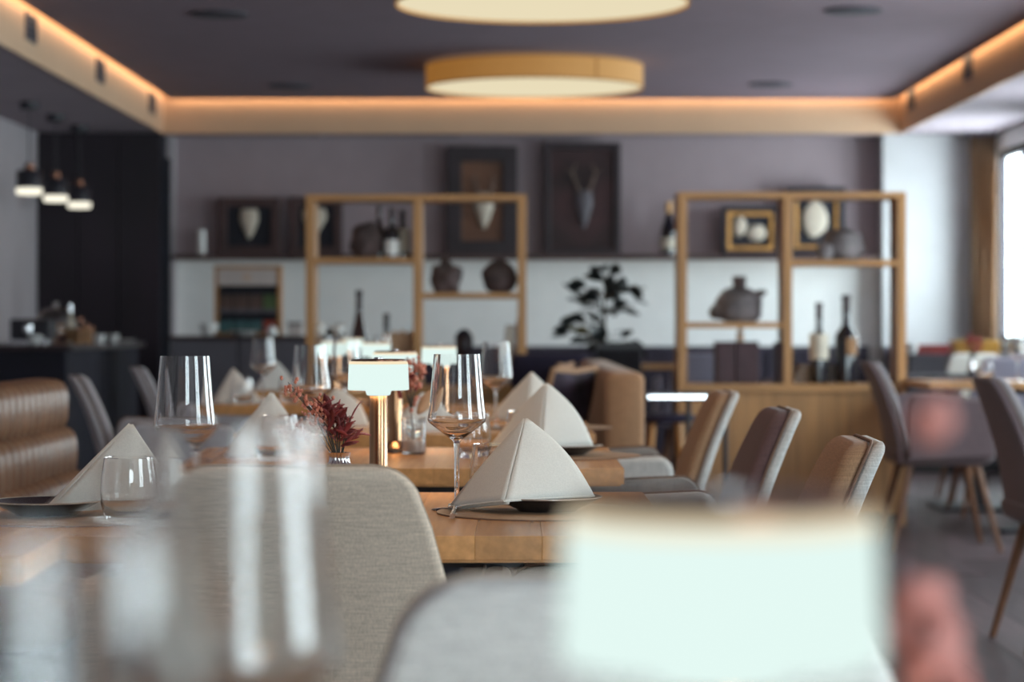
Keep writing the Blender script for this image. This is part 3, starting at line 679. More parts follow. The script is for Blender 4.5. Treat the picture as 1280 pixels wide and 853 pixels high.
# right unit
stone('round grey stone with a dark face on the upper shelf', 1026, 1080, 285, lvR[1], 21, M['stone_g'], .08, deep=.09)
stone('small pale chip of stone at the foot of the round grey stone', 1020, 1042, 303, lvR[1], 6, M['stone_g'], .15, deep=.03, Y=12.40)
jg = thing('stone_jug', 'rough grey stone jug with thick neck and side spout', 'jug', at(924, lvR[0]))
mk('belly', G().blob((0, 0, .085), (.125, .085, .10), 13, .10, 24, 14, flat=.084), M['stone_g'], jg, smooth=45)
mk('shoulder', G().blob((-.10, 0, .055), (.055, .05, .045), 4, .15, 12, 8, flat=.05), M['stone_g'], jg, smooth=45)
mk('neck', G().lathe([(.036, .14), (.034, .20), (.038, .235), (.03, .238), (.024, .18)], 14), M['stone_b'], jg)
mk('spout', G().tube([(.07, 0, .125), (.11, 0, .15), (.14, 0, .157)], [.03, .02, .012], 10), M['stone_b'], jg)
cz = .725
def book(lab, px0, px1, ptop, m, Y=YS, lean=0, name='book'):
    h = (CAMZ - (ptop - CY) * Y / F) - cz; hw = (px1 - px0) / 2 * Y / F
    t = thing(name, lab, 'book', ((px0 + px1) / 2 * Y / F - CX * Y / F, Y, cz), 0)
    mk('spine', G().box((-hw, -.105, 0), (hw, -.09, h)), m, t, smooth=0, bevel=.004)
    for u in (-hw, hw - .004): mk('cover', G().box((u, -.09, 0), (u + .004, .09, h)), m, t, smooth=0)
    mk('page_block', G().box((-hw + .004, -.088, .004), (hw - .004, .084, h - .006)), M['pages'], t, smooth=0)
book('thick maroon album first from the outer post of the shelf', 894, 916, 427, M['book'])
book('thick maroon album beside the first, with a tan figure on top', 918, 946, 427, M['book'])
book('thin maroon album against the shelf divider', 969, 978, 428, M['book'])
fg = thing('wooden_figure', 'small tan wooden figure standing on the maroon albums', 'figurine', (at(925, 0)[0], YS, CAMZ - (427 - CY) * ks))
mk('figure_body', G().lathe([(.001, 0), (.022, 0), (.016, .02), (.02, .045), (.008, .052)], 16, c1=True), M['tanleaf'], fg)
mk('figure_head', G().blob((0, 0, .066), (.013, .013, .015), 2, .05, 12, 8), M['tanleaf'], fg)
for k in range(3):
    t = thing('flat_book', 'flat lying book behind the labelled magnum, ' + ('lowest of three', 'middle of three', 'topmost of three')[k], 'book', (at(1017 + k * 2, 0, 12.55)[0], 12.55, cz + k * .033), .05 * (k - 1))
    mk('cover', G().box((-.10, -.06, 0), (.10, .06, .004)).box((-.10, -.06, .027), (.10, .06, .031)).box((-.10, .056, .004), (.10, .06, .027)), M[('book', 'bookb', 'book')[k]], t, smooth=0)
    mk('page_block', G().box((-.097, -.057, .004), (.097, .055, .027)), M['pages'], t, smooth=0)
bottle('magnum_bottle', 'dark magnum wine bottle with a cream and tan label', 'bottle', at(1024, cz, 12.43), .415, .049, M['bottle'], M['foil'], M['label'], band=(.30, .62))
bm_ = bottle('magnum_bottle', 'tallest dark magnum bottle with a small gold crest', 'bottle', at(1058, cz, 12.43), .455, .060, M['bottle'], M['foil'])
mk('crest', G().lathe([(.0612, .455 * .32), (.0612, .455 * .52)], 40).add([], []), M['label_tan'], bm_).scale = (1, 1, 1)
# keep the gold crest to a narrow patch that faces the room
cr = bm_.children[-1]; me = cr.data
import bmesh
bmx = bmesh.new(); bmx.from_mesh(me)
bmesh.ops.delete(bmx, geom=[f for f in bmx.faces if math.cos(math.atan2(f.calc_center_median().y, f.calc_center_median().x) + PI / 2 - .35) < .86], context='FACES')
bmx.to_mesh(me); bmx.free(); bm_.rotation_euler[2] = .0

# ------------------------------------------------------------------ dining tables
TB = .75; TT = .031
def table(lab, x0, x1, y0, y1, n=None):
    cx, cy = (x0 + x1) / 2, (y0 + y1) / 2; t = thing('dining_table', lab, 'table', (cx, cy, 0)); hx, hy = (x1 - x0) / 2, (y1 - y0) / 2
    n = n or max(4, round((x1 - x0) / .088)); wd = 2 * hx / n; me = None
    top = mk('tabletop', G().box((-hx + .006, -hy + .006, TB - TT - .004), (hx - .006, hy - .006, TB - TT)), M['table'], t, smooth=0)
    for k in range(n):
        if me is None:
            o = mk('stave', G().box((-wd / 2 + .0001, -hy, TB - TT), (wd / 2 - .0001, hy, TB)), M['table'], top, smooth=0, bevel=.0005, seg=1); me = o
        else:
            o = me.copy(); COL.objects.link(o)
        o.location = (-hx + (k + .5) * wd, 0, 0)
    mk('under_frame', G().box((-hx * .5, -hy * .40, TB - TT - .034), (hx * .5, hy * .40, TB - TT - .004)), M['black'], t, smooth=0)
    mk('column', G().box((-.04, -.04, .02), (.04, .04, TB - TT - .034)), M['black'], t, smooth=0, bevel=.004)
    mk('base_plate', G().box((-min(.25, hx * .7), -.09, 0), (min(.25, hx * .7), .09, .02)), M['black'], t, smooth=0, bevel=.004)
    return t
table('oak dining table closest to the camera, under the big glowing lamp', -.40, .32, .36, 1.42)
table('butcher-block oak table with the silver bud vase, behind the beige chair', -.57, .21, 3.11, 3.93)
table('oak table with the fluted glass vase of dried flowers', -.70, .21, 4.585, 5.385)
table('oak table in front of the patterned cushion, with a wine glass', -.70, .205, 6.04, 6.84)
table('oak table hidden behind the napkins, next to the dark settee', -.42, .0, 7.6, 8.35)
table('oak table under the upright flat-sided napkin by the leather bench', -1.08, -.575, 2.83, 3.63)
table('oak table by the pale side chair, with napkin and tumbler in front of the sideboard', -1.05, -.45, 8.24, 9.04)
table('oak table furthest down the bench side, before the sideboard', -1.10, -.45, 10.0, 10.8)

# ------------------------------------------------------------------ table lamps
def make_lamp():
    t = thing('table_lamp', '', 'lamp')
    mk('base', G().lathe([(.001, 0), (.034, 0), (.034, .006), (.032, .008)], 36, c1=True), M['black'], t)
    mk('stem', G().lathe([(.033, .008), (.030, .013), (.0165, .022), (.0145, .026), (.0142, .160)], 36, c1=True), M['brass'], t)
    sh = mk('lamp_shade', G().lathe([(.0145, .1590), (.0182, .1596), (.0192, .1610), (.0204, .1655), (.0215, .1668), (.0235, .1674), (.0470, .1678), (.0486, .1684), (.0490, .1700)], 48, mi=1).lathe(
        [(.0490, .1700), (.0475, .2095)], 48, mi=1).lathe([(.0475, .2095), (.0472, .2120), (.0455, .2138), (.001, .2140)], 48), [M['shade_rim'], M['shade']], t, smooth=50)
    mk('cap', G().lathe([(.0445, .2142), (.0445, .2162), (.042, .2174), (.001, .2180)], 40), M['bronze'], t)
    mk('switch_button', G().lathe([(.007, .2180), (.007, .2196), (.006, .2202), (.001, .2204)], 20), M['steel'], t)
    l = bpy.data.lights.new('lamp_light', 'AREA'); l.shape = 'DISK'; l.size = .09; l.energy = .45; l.color = (1.0, .66, .36)
    lo = bpy.data.objects.new('lamp_light', l); lo.location = (0, 0, .158); lo.parent = t; COL.objects.link(lo)
    return t
lamp = placer(make_lamp)
def on(px, Y): return ((px - CX) * Y / F, Y, TB)
GL = 'brass cordless table lamps'
lamp('l', (.0632, .738, TB), 0, 'huge blurred glowing table lamp in front of everything', GL)
lamp('l', on(473, 3.87), .3, 'glowing brass table lamp behind the beige chair, sharpest of the row', GL)
lamp('l', on(494, 5.17), .9, 'brass table lamp with the flared base, beside the fluted glass vase', GL)
lamp('l', on(549, 6.62), .2, 'table lamp glowing just behind the central wine glass rim', GL)
lamp('l', on(418, 8.75), .2, 'small blurred table lamp seen beside the wine glass over red flowers', GL)
lamp('l', on(441, 10.7), .2, 'tiny table lamp in front of the slender brown bottle', GL)
lamp('l', (on(470, 8.1)[0], 8.1, TB), .2, 'small table lamp mostly hidden behind the flared-base lamp', GL)

# ------------------------------------------------------------------ glasses
def make_wine(k=1.0):
    t = thing('wine_glass', '', 'wine glass')
    z = lambda v: v * k
    ou = [(.0045, .098), (.0062, .102), (.012, .1065), (.024, .1155), (.0345, .1235), (.0410, .1285), (.0430, .1320), (.0430, .1350), (.0416, .1450), (.0398, .1600), (.0389, .1680), (.0375, .185), (.0354, .2085), (.0337, .2290)]
    inn = [(.0331, .2290), (.0348, .2085), (.0369, .185), (.0383, .1680), (.0392, .1600), (.0410, .1450), (.0424, .1350), (.0423, .1324), (.0404, .1294), (.0340, .1245), (.0235, .1166), (.0115, .1077), (.001, .1055)]
    mk('bowl', G().lathe([(r * k, z(h)) for r, h in ou + inn], 56), M['glass'], t, smooth=50)
    mk('stem', G().lathe([(.0050, .006), (.0042, .012), (.0036, .03), (.0036, .08), (.0045, .098)][0:] and [(r * k, z(h)) for r, h in ((.0060, .0050), (.0042, .012), (.0036, .03), (.0036, .08), (.0045, .098))], 28), M['glass'], t, smooth=60)
    mk('foot', G().lathe([(r * k, z(h)) for r, h in ((.001, .0018), (.022, .0012), (.034, .0), (.036, 0), (.0372, .0012), (.030, .0026), (.012, .0036), (.0060, .0050))], 48), M['glass'], t, smooth=60)
    return t
wine = placer(make_wine)
GW = 'tall wine glasses on the tables'
wine('w', on(231, 3.33), .1, 'sharp tall wine glass standing alone beside the leather bench', GW)
wine('w', on(571, 3.55), .5, 'sharp tall wine glass in front of the pleated napkin', GW)
wine('w', on(620, 6.36), .5, 'wine glass peeking out behind the central sharp glass', GW)
wine('w', on(388, 5.25), .5, 'wine glass directly above the dried red flowers', GW)
wine('w', on(329, 8.42), .5, 'blurred wine glass in front of the sideboard and tea box', GW)
wine('w', on(405, 10.3), .5, 'small blurred wine glass in front of the decanters', GW)
wine('w', on(432, 6.72), .5, 'blurred wine glass partly behind the sharpest table lamp', GW)
wine('w', on(478, 10.55), .5, 'tiny blurred wine glass below the maroon-necked bottle', GW)
wine('w', on(293, 1.0), .5, 'very blurred wine glass in front of the beige chair back', GW)
wine('w', on(23, .50), .5, 'hugely blurred wine glass with pale reflections, closest of all glasses', GW)
def make_tumbler():
    t = thing('tumbler', '', 'tumbler')
    ou = [(.001, .0015), (.022, .0012), (.025, 0), (.0285, .002), (.0335, .012), (.0378, .028), (.0390, .042), (.0380, .060), (.0352, .080), (.0338, .0905)]
    inn = [(.0328, .0905), (.0342, .080), (.0369, .060), (.0378, .042), (.0364, .028), (.031, .018), (.02, .0145), (.001, .0135)]
    mk('glass_body', G().lathe(ou + inn, 48), M['glass'], t, smooth=50)
    mk('rim_edge', G().lathe([(.0328, .0905), (.0330, .0912), (.0336, .0912), (.0338, .0905)], 48), M['glass'], t, smooth=60)
    return t
tum = placer(make_tumbler)
GT = 'barrel-shaped water tumblers'
tum('t', on(161, 3.30), 0, 'sharp barrel tumbler in front of the flat-sided napkin', GT)
tum('t', on(619, 3.67), 0, 'tumbler half hidden behind the sharp pleated napkin', GT)
tum('t', on(655, 5.1), 0, 'tumbler half hidden behind the second pleated napkin', GT)
tum('t', on(350, 4.85), 0, 'tumbler in front of the napkin over the blurred glasses', GT)
tum('t', on(303, 8.36), 0, 'blurred tumbler before the peaked napkin near the pale side chair', GT)
tum('t', on(672, 6.45), 0, 'tumbler behind the third peaked napkin beside the settee', GT)
tum('t', on(362, 8.5), 0, 'blurred tumbler between two napkins in front of the sideboard', GT)
tum('t', on(590, 4.95), 0, 'low tumbler beside the stem of the central wine glass', GT)

# ------------------------------------------------------------------ place mats, plates, napkins, cutlery
def make_mat():
    t = thing('place_mat', '', 'place mat')
    mk('mat_face', G().lathe([(.001, .0028), (.158, .0028), (.16, .002)], 56), M['mat'], t)
    mk('mat_edge', G().lathe([(.001, 0), (.16, 0), (.1605, .001), (.16, .002)], 56), M['pipe'], t)
    return t
pmat = placer(make_mat)
def make_plate():
    t = thing('side_plate', '', 'plate')
    mk('plate_bowl', G().lathe([(.001, .0), (.042, 0), (.045, .003), (.060, .010), (.0785, .0195), (.0785, .021), (.060, .0135), (.042, .008), (.001, .007)], 48), M['plate'], t)
    mk('rim_band', G().lathe([(.0785, .0193), (.0800, .0200), (.0800, .0214), (.0780, .0216), (.0782, .0206)], 48), M['rim'], t)
    return t
plate = placer(make_plate)
def napkin(lab, loc, rz, L=(-.105, .0, -.012), Fp=(-.03, -.052, 0), R=(.088, -.01, .004), A=(0, .02, .116), bul=.011, sx=1):
    """standing folded napkin: two wings meeting in a sharp front crease"""
    t = thing('napkin', lab, 'napkin', loc, rz, 'peaked cloth napkins')
    A, L, Fp, R = [Vector((p[0] * sx, p[1], p[2])) for p in (A, L, Fp, R)]
    n = 12
    for nm, B, sg in (('shaded_wing', L, -1), ('wing', R, 1)):
        outd = (B - A).cross(Vector((0, 1, 0))).normalized()
        if outd.z < 0: outd = -outd
        nrm = (Fp - A).cross(B - A).normalized()
        if nrm.y > 0: nrm = -nrm
        rows = []
        for i in range(n + 1):
            v = i / n; v2 = max(v, .015); p0 = A.lerp(Fp, v2) ; p1 = A.lerp(B, v2) + outd * bul * math.sin(PI * v2) * (1 if sg > 0 else .25)
            row = []
            for j in range(n + 1):
                u = j / n; p = p0.lerp(p1, u) + nrm * (.0025 * math.sin(PI * u) * math.sin(PI * min(1, v2 * .7 + .15)))
                row.append(p)
            rows.append(row)
        vs = [p for r in rows for p in r]; fs = [(i * (n + 1) + j, i * (n + 1) + j + 1, (i + 1) * (n + 1) + j + 1, (i + 1) * (n + 1) + j) for i in range(n) for j in range(n)]
        o = mk(nm, G().add(vs, fs), M['napkin'], t, smooth=60)
        so = o.modifiers.new('thick', 'SOLIDIFY'); so.thickness = .0022; so.offset = -1 if sg > 0 else 1
        # inner fold: a second layer just behind, and the rolled hem along the foot
        vs2 = [p - nrm * .006 + Vector((0, 0, .0)) for p in vs]
        vs2 = [Vector((p.x * .97, p.y + .002, max(p.z * .975, 0 + min(B.z, 0)))) for p in vs2]
        o2 = mk('inner_fold', G().add(vs2, fs), M['napkin'], t, smooth=60)
        s2 = o2.modifiers.new('thick', 'SOLIDIFY'); s2.thickness = .0016
        hem = [rows[n][j] + Vector((0, -.0006, .0012)) for j in range(n + 1)]
        mk('hem', G().tube(hem, .0017, 6), M['napkin'], t)
        hem = [rows[n - 2][j] + nrm * .0006 for j in range(n + 1)]
        if sg < 0: mk('hem', G().tube(hem, .0009, 5), M['napkin'], t)
    mk('back_fold', G().add([A + Vector((0, .004, -.004)), L + Vector((.004, .012, .003)), (L + R) / 2 + Vector((0, .05, .004)), R + Vector((-.004, .012, .003))], [(0, 1, 2), (0, 2, 3)]), M['napkin'], t, smooth=0)
    return t
NP = [  # px of plate centre, depth, names
    (684, 3.50, 'sharp pleated napkin', 1.0), (705, 5.02, 'second napkin', 1.0), (690, 6.42, 'third napkin', 1.0)]
pm = [('round tan place mat under the sharp pleated napkin', 'dark plate with a bright rim under the sharp pleated napkin'),
      ('round tan place mat at the corner of the fluted-vase table', 'dark plate jutting out behind the sharp pleated napkin'),
      ('round tan place mat on the table in front of the patterned cushion', 'dark plate under the third peaked napkin')]
for i, (px, Y, nm, k) in enumerate(NP):
    x = (px - CX) * Y / F
    pmat('m', (x - (0 if i != 0 else .0), Y, TB), 0, pm[i][0]); plate('p', (x, Y, TB + .0029), 0, pm[i][1])
napkin('sharp pleated light grey napkin standing on the front dark plate', on(657, 3.49)[:2] + (TB + .0215,), 0, L=(-.112, .045, -.018), Fp=(-.030, -.070, 0), R=(.099, .0, .002), A=(0, .02, .1145))
napkin('pleated grey napkin on the second dark plate, behind the sharp one', (on(683, 5.02)[0], 5.02, TB + .0195), 0, L=(-.115, .06, .0), bul=.014, A=(0.0, .02, .132), Fp=(-.014, -.07, 0), R=(.097, .01, .002))
napkin('most distant of the three stacked pleated napkins, by the cushion', (on(664, 6.42)[0], 6.42, TB + .0195), .05, L=(-.11, .06, .0), A=(0.002, .02, .128), Fp=(-.012, -.07, 0))
# bench side
pmat('m', (-.62, 3.40, TB), 0, 'round tan place mat beneath the flat-sided napkin'); plate('p', (-.66, 3.42, TB + .0029), 0, 'dark plate beneath the flat-sided napkin')
napkin('flat-sided napkin with a thick rolled edge behind the sharp tumbler', on(158, 3.42)[:2] + (TB + .019,), 0, L=(-.118, -.005, -.012), Fp=(-.108, -.022, -.012), R=(.085, .0, .0), A=(.006, .01, .113), bul=.0)
napkin('peaked napkin behind the tumbler above the blurred glasses', on(337, 4.98)[:2] + (TB + .0,), 0, L=(-.10, 0, 0), Fp=(-.085, -.02, 0), R=(.10, 0, 0), A=(.004, .01, .134), bul=0)
napkin('pale rounded napkin behind the dried red flowers', on(424, 6.55)[:2] + (TB + .0,), 0, L=(-.085, 0, 0), Fp=(-.02, -.045, 0), R=(.08, 0, 0), A=(-.01, .01, .10), bul=.02)
napkin('peaked napkin next to the pale side chair, in front of the sideboard', on(295, 8.5)[:2] + (TB + .0,), 0, L=(-.085, 0, 0), Fp=(-.075, -.02, 0), R=(.095, 0, 0), A=(-.01, .01, .122), bul=.004)
napkin('peaked napkin half behind the blurred wine glass before the sideboard', on(345, 10.25)[:2] + (TB + .0,), 0, L=(-.10, 0, 0), Fp=(-.085, -.02, 0), R=(.10, 0, 0), A=(.005, .01, .12), bul=.004)
napkin('lamplit tan-looking napkin beside the fluted glass vase', on(524, 6.2)[:2] + (TB + .0,), 0, L=(-.085, 0, 0), Fp=(-.05, -.03, 0), R=(.085, 0, 0), A=(.01, .01, .10), bul=.008)
fk = thing('fork', 'steel fork beside the sharp pleated napkin, mostly behind the chair', 'fork', (-.085, 3.46, TB + .003), 0)
mk('handle', G().tube([(0, -.10, .003), (0, -.03, .004), (0, .03, .006)], [.004, .003, .0025], 8), M['steel'], fk)
mk('tines', G().box((-.010, .03, .005), (.010, .055, .007)).box((-.010, .055, .005), (-.007, .09, .007)).box((-.0043, .055, .005), (-.0013, .09, .007)).box((.0013, .055, .005), (.0043, .09, .007)).box((.007, .055, .005), (.010, .09, .007)), M['steel'], fk, smooth=0)

# ------------------------------------------------------------------ vases and dried flowers
def leaf_geo(L, W, curl=.15, n=5):
    vs = []; fs = []
    for i in range(n + 1):
        f = i / n; w_ = W / 2 * math.sin(PI * (f * .93 + .05)) ** .8; z = -curl * L * f * f
        vs += [(-w_, f * L, z + .1 * w_), (0, f * L, z), (w_, f * L, z + .1 * w_)]
    for i in range(n):
        for j in range(2): a = i * 3 + j; fs.append((a, a + 1, a + 4, a + 3))
    return G().add(vs, fs)
def orient(o, p, d, roll=0):
    d = Vector(d).normalized(); o.location = p
    q = d.to_track_quat('Y', 'Z'); o.rotation_euler = (q @ Matrix.Rotation(roll, 3, 'Y').to_quaternion()).to_euler()
SHARE = {}
def leaves(parent, key, spots, L, W, m, name='leaf'):
    for p, d, roll, s in spots:
        if key not in SHARE:
            o = mk(name, leaf_geo(L, W), m, parent, smooth=60); so = o.modifiers.new('thick', 'SOLIDIFY'); so.thickness = .0006; SHARE[key] = o
        else:
            o = SHARE[key].copy(); COL.objects.link(o); o.parent = parent
        orient(o, p, d, roll); o.scale = (s, s, s)
# silver bud vase with dried red flowers
Yv = 3.72; vx = (424 - CX) * Yv / F
vs_ = thing('bud_vase', 'small ribbed silver bud vase with dried red flowers', 'vase', (vx, Yv, TB))
mk('vase_body', G().lathe([(.001, 0), (.018, 0), (.024, .010), (.027, .026), (.026, .042), (.019, .056), (.0150, .062), (.0148, .070), (.0170, .076), (.015, .076), (.0125, .070), (.013, .06)], 64, fl=(.12, 16)), M['silver'], vs_, smooth=60)
rnd = random.Random(4)
def pv(px, py, dy=0): return P(px, py, Yv + dy) - Vector((vx, Yv, TB))
st = G(); base = Vector((0, 0, .055)); tips = []
for px, py in ((360, 478), (366, 488), (378, 492), (384, 505), (392, 510), (398, 520), (374, 530), (412, 500), (420, 510), (431, 525), (404, 496), (438, 520)):
    tp = pv(px, py, rnd.uniform(-.04, .04)); md = base.lerp(tp, .55) + Vector((.004, 0, .010)); st.tube([base, md, tp], [.0012, .001, .0006], 5); tips.append((md, tp))
stuff(mk('stems', st, M['stem'], vs_))
bl = G()
for k in range(140):
    a = rnd.random(); md, tp = tips[rnd.choice((0, 1, 2, 3, 4, 5, 6, 7, 10, 3, 4, 5))]; p = md.lerp(tp, a ** .6) + Vector((rnd.uniform(-.012, .012), rnd.uniform(-.012, .012), rnd.uniform(-.01, .012)))
    r = rnd.uniform(.0017, .0031); bl.blob(p, (r, r, r * 1.2), k, .2, 7, 5)
stuff(mk('blossoms', bl, M['rberry'], vs_))
sp = []
for k in range(125):
    f = rnd.random() ** .7; c = pv(428 - 28 * (f - .2) + rnd.uniform(-10, 12), 562 - 50 * f + rnd.uniform(-6, 6), rnd.uniform(-.03, .03)); a = rnd.uniform(.2, 2.6)
    sp.append((c, (math.cos(a), rnd.uniform(-.5, .4), math.sin(a) * .9), rnd.uniform(-1, 1), rnd.uniform(.6, 1.15)))
for px, py, a in ((432, 522, 1.9), (440, 520, 1.2), (432, 540, .3), (442, 541, .05), (410, 512, 1.7), (424, 530, 1.3), (436, 548, .5)):
    sp.append((pv(px - 6 * math.cos(a), py + 6 * math.sin(a), 0), (math.cos(a), -.2, math.sin(a)), .3, 1.4))
leaves(vs_, 'rl', sp, .025, .0075, M['rleaf'])
# fluted glass vase
Y2 = 5.10; x2 = (517 - CX) * Y2 / F
v2 = thing('fluted_vase', 'fluted clear glass vase with pale fill and dried flowers', 'vase', (x2, Y2, TB))
mk('vase_glass', G().lathe([(.001, 0), (.023, 0), (.025, .003), (.0255, .078), (.0240, .078), (.0236, .006), (.001, .005)], 72, fl=(.05, 24)), M['glass'], v2, smooth=60)
mk('fill', G().lathe([(.001, .0056), (.0222, .0062), (.0222, .030), (.001, .0305)], 32), M['milk'], v2)
st = G(); bl = G(); rnd = random.Random(9); tl = []
def p2(px, py, dy=0): return P(px, py, Y2 + dy) - Vector((x2, Y2, TB))
for k in range(14):
    tp = p2(rnd.uniform(498, 528), rnd.uniform(452, 508), rnd.uniform(-.03, .03)); st.tube([(0, 0, .032), p2(514, 515), tp], [.0012, .001, .0007], 5); tl.append(tp)
for k in range(80):
    p = rnd.choice(tl) + Vector((rnd.uniform(-.012, .012), rnd.uniform(-.012, .012), rnd.uniform(-.016, .01))); r = rnd.uniform(.003, .0052); bl.blob(p, (r, r, r), k, .2, 7, 5)
stuff(mk('stems', st, M['stem'], v2)); stuff(mk('blossoms', bl, M['rberry'], v2))
leaves(v2, 'rl2', [(p2(rnd.uniform(500, 528), rnd.uniform(455, 500), rnd.uniform(-.03, .03)), (rnd.uniform(-1, 1), -.3, rnd.uniform(.2, 1)), rnd.uniform(-1, 1), rnd.uniform(.8, 1.4)) for k in range(22)], .019, .009, M['rleaf'])
leaves(v2, 'tl', [(p2(522, 518, -.02), (.55, -.1, .8), 1.4, 1.0)], .070, .030, M['tanleaf'])
# blurred pink flowers in front
Y3 = .86; x3 = .15
v3 = thing('flower_vase', 'very blurred pink dried flowers beside the huge lamp', 'vase', (x3, Y3, TB))
mk('vase_body', G().lathe([(.001, 0), (.018, 0), (.026, .012), (.028, .03), (.016, .052), (.013, .060), (.015, .065), (.013, .065), (.011, .058)], 64, fl=(.1, 16)), M['silver'], v3, smooth=60)
def p3(px, py, dy=0): return P(px, py, Y3 + dy) - Vector((x3, Y3, TB))
st = G(); bl = G(); rnd = random.Random(12)
st.tube([(0, 0, .05), p3(1166, 700), p3(1168, 528)], [.0013, .001, .0005], 5)
for k in range(5): bl.blob(p3(1168 + rnd.uniform(-12, 12), 525 + rnd.uniform(-12, 12)), (.0062, .0062, .0065), k, .2, 8, 6)
for k in range(60):
    u = rnd.random(); px = 1150 + 38 * u + rnd.uniform(-32, 22); py = 735 + 130 * u + rnd.uniform(-20, 45)
    p = p3(px, py, rnd.uniform(-.03, .03)); st.tube([(0, 0, .05), p * .6 + Vector((0, 0, .02)), p], [.0012, .001, .0007], 5)
    bl.blob(p, (.0052, .0052, .006), k, .2, 8, 6)
stuff(mk('stems', st, M['stem'], v3)); stuff(mk('blossoms', bl, M['pinkb'], v3))

# ------------------------------------------------------------------ chairs (front of the seat towards +x)
def make_chair(outer, inner, pipe=None):
    pipe = pipe or M['pipe']
    t = thing('dining_chair', '', 'chair')
    ZT = .855
    def cx(z): f = max(0, (z - .44) / (ZT - .44)); return -.205 - .035 * f - .085 * f * f
    def hw(z):
        base = .218 - .028 * max(0, (z - .46) / .24) if z < .70 else .190 - .030 * (z - .70) / .12
        rc = .055
        if z > ZT - rc: base = min(base, .160 - rc + math.sqrt(max(0, rc * rc - (z - ZT + rc) ** 2)))
        return max(base, .02)
    zs = [.40, .46, .52, .58, .64, .70, .74, .78, .81, .822, .832, .841, .848, .8525, .855]
    def slab(x0, x1, inset, rr):
        rings = []
        for z in zs:
            h = hw(z) - inset; e = max(0, (z - .841) / .014) ** 2 * .008; c = cx(z); a, b = c + x0 + e, c + x1 - e
            pts = []
            for px, py in rrect(h, (b - a) / 2, rr, 4):
                pts.append(((a + b) / 2 + py + .30 * px * px, px, z))
            rings.append(pts)
        return G().loft(rings)
    mk('back_shell', slab(-.021, .002, 0, .010), outer, t, smooth=50)
    mk('back_pad', slab(.0022, .036, .0015, .014), inner, t, smooth=50)
    pts = []
    for s in (-1, 1):
        col = [(cx(z) + .003 + .30 * hw(z) ** 2, s * (hw(z) - .0015), z + (.0005 if z > .854 else 0)) for z in zs]
        pts += col if s < 0 else col[::-1]
    mk('piping', G().tube(pts, .0024, 6), pipe, t)
    mk('seat_shell', G().loft([[(x, y, z) for x, y in rrect(.235 * k, .225 * k, .07, 5)] for z, k in ((.385, .80), (.395, .90), (.42, .985), (.455, 1.0))]), outer, t, smooth=50)
    mk('seat_cushion', G().loft([[(x + .012, y, z) for x, y in rrect(.20 * k, .185 * k, .06, 5)] for z, k in ((.452, .97), (.465, 1.0), (.485, 1.0), (.495, .97), (.499, .9))]), inner, t, smooth=50)
    for s in (-1, 1):
        poly = [(-.175, .41), (.215, .43)]
        for k in range(6): a = math.radians(5 + 85 * k / 5); poly.append((.155 + .04 * math.cos(a), .650 + .04 * math.sin(a)))
        for k in range(6): a = math.radians(90 + 85 * k / 5); poly.append((-.125 + .04 * math.cos(a), .664 + .04 * math.sin(a)))
        y0, y1 = s * .228, s * .265
        mk('armrest', G().extr(poly, min(y0, y1), max(y0, y1)), outer, t, smooth=50, bevel=.012, seg=3)
        mk('piping', G().tube([(p[0], s * .229, p[1] + .001) for p in poly[1:]], .0022, 6), pipe, t)
    for sx_, sy_ in ((-1, -1), (-1, 1), (1, -1), (1, 1)):
        mk('leg', G().tube([(sx_ * .15, sy_ * .15, .395), (sx_ * .245, sy_ * .235, 0)], [.019, .011], 12), M['legw'], t)
    return t
chair = placer(make_chair)
c1 = (M['linen'], M['linen'], M['linen_dk']); c1b = (M['pale'], M['linen_unlit']); c2 = (M['mauve'], M['mauve_in']); c3 = (M['white_linen'], M['white_linen'], M['linen']); c4 = (M['lav'], M['lav'])
GC = 'upholstered dining chairs'
def facing(bx, by, ang): # place by the top of the backrest
    r = math.radians(ang); off = Vector((-.325 * math.cos(r), -.325 * math.sin(r))); return (bx - off.x, by - off.y, 0), r
l, r = facing(-.268, 2.84, 90); chair('lin', l, r, 'sharp oatmeal chair back behind the blurred wine glasses', GC, *c1)
l, r = facing(.078, 1.60, -90); chair('pale', l, r, 'pale grey chair back just behind the huge glowing lamp', GC, *c3)
l, r = facing(.52, 3.55, 178); chair('tan', l, r, 'sharp chair back, front tinted tan for shade, rising right above the huge lamp', GC, *c1b)
l, r = facing(.55, 4.84, 180); chair('dk', l, r, 'chair with its front darkened as shade, middle one of the three facing the tables', GC, M['pale'], M['linen_dimmed'])
l, r = facing(.548, 6.12, 180); chair('tan', l, r, 'chair, front tinted tan for shade, with its grey arm panel showing beside the table corner', GC)
l, r = facing(-1.475, 8.1, 13); chair('pl2', l, r, 'pale pinkish chair seen edge-on behind the leather bench', GC, M['mauve_in'], M['mauve_in'])
l, r = facing(-1.53, 9.75, 12); chair('pl2', l, r, 'pale pinkish chair edge-on in the dark before the bar', GC)
l, r = facing(1.63, 11.15, 0); chair('mau', l, r, 'mauve armchair in front of the oak cabinet, whole side and legs showing', GC, *c2)
l, r = facing(1.50, 7.7, 2); chair('mau', l, r, 'tall mauve chair cut off by the edge of the view', GC)
l, r = facing(2.62, 12.75, 90); chair('lav', l, r, 'lavender chair back at the window tables', GC, *c4)
l, r = facing(2.78, 14.6, -90); chair('pal2', l, r, 'white-looking chair back behind the lavender chair', GC, M['napkin'], M['napkin'])
l, r = facing(2.05, 14.7, 180); chair('mau', l, r, 'grey chair whose back shows through the shelf unit beside the magnum', GC)
l, r = facing(1.15, 14.9, 90); chair('lav', l, r, 'lavender-grey chair showing through the shelf behind the maroon albums', GC)

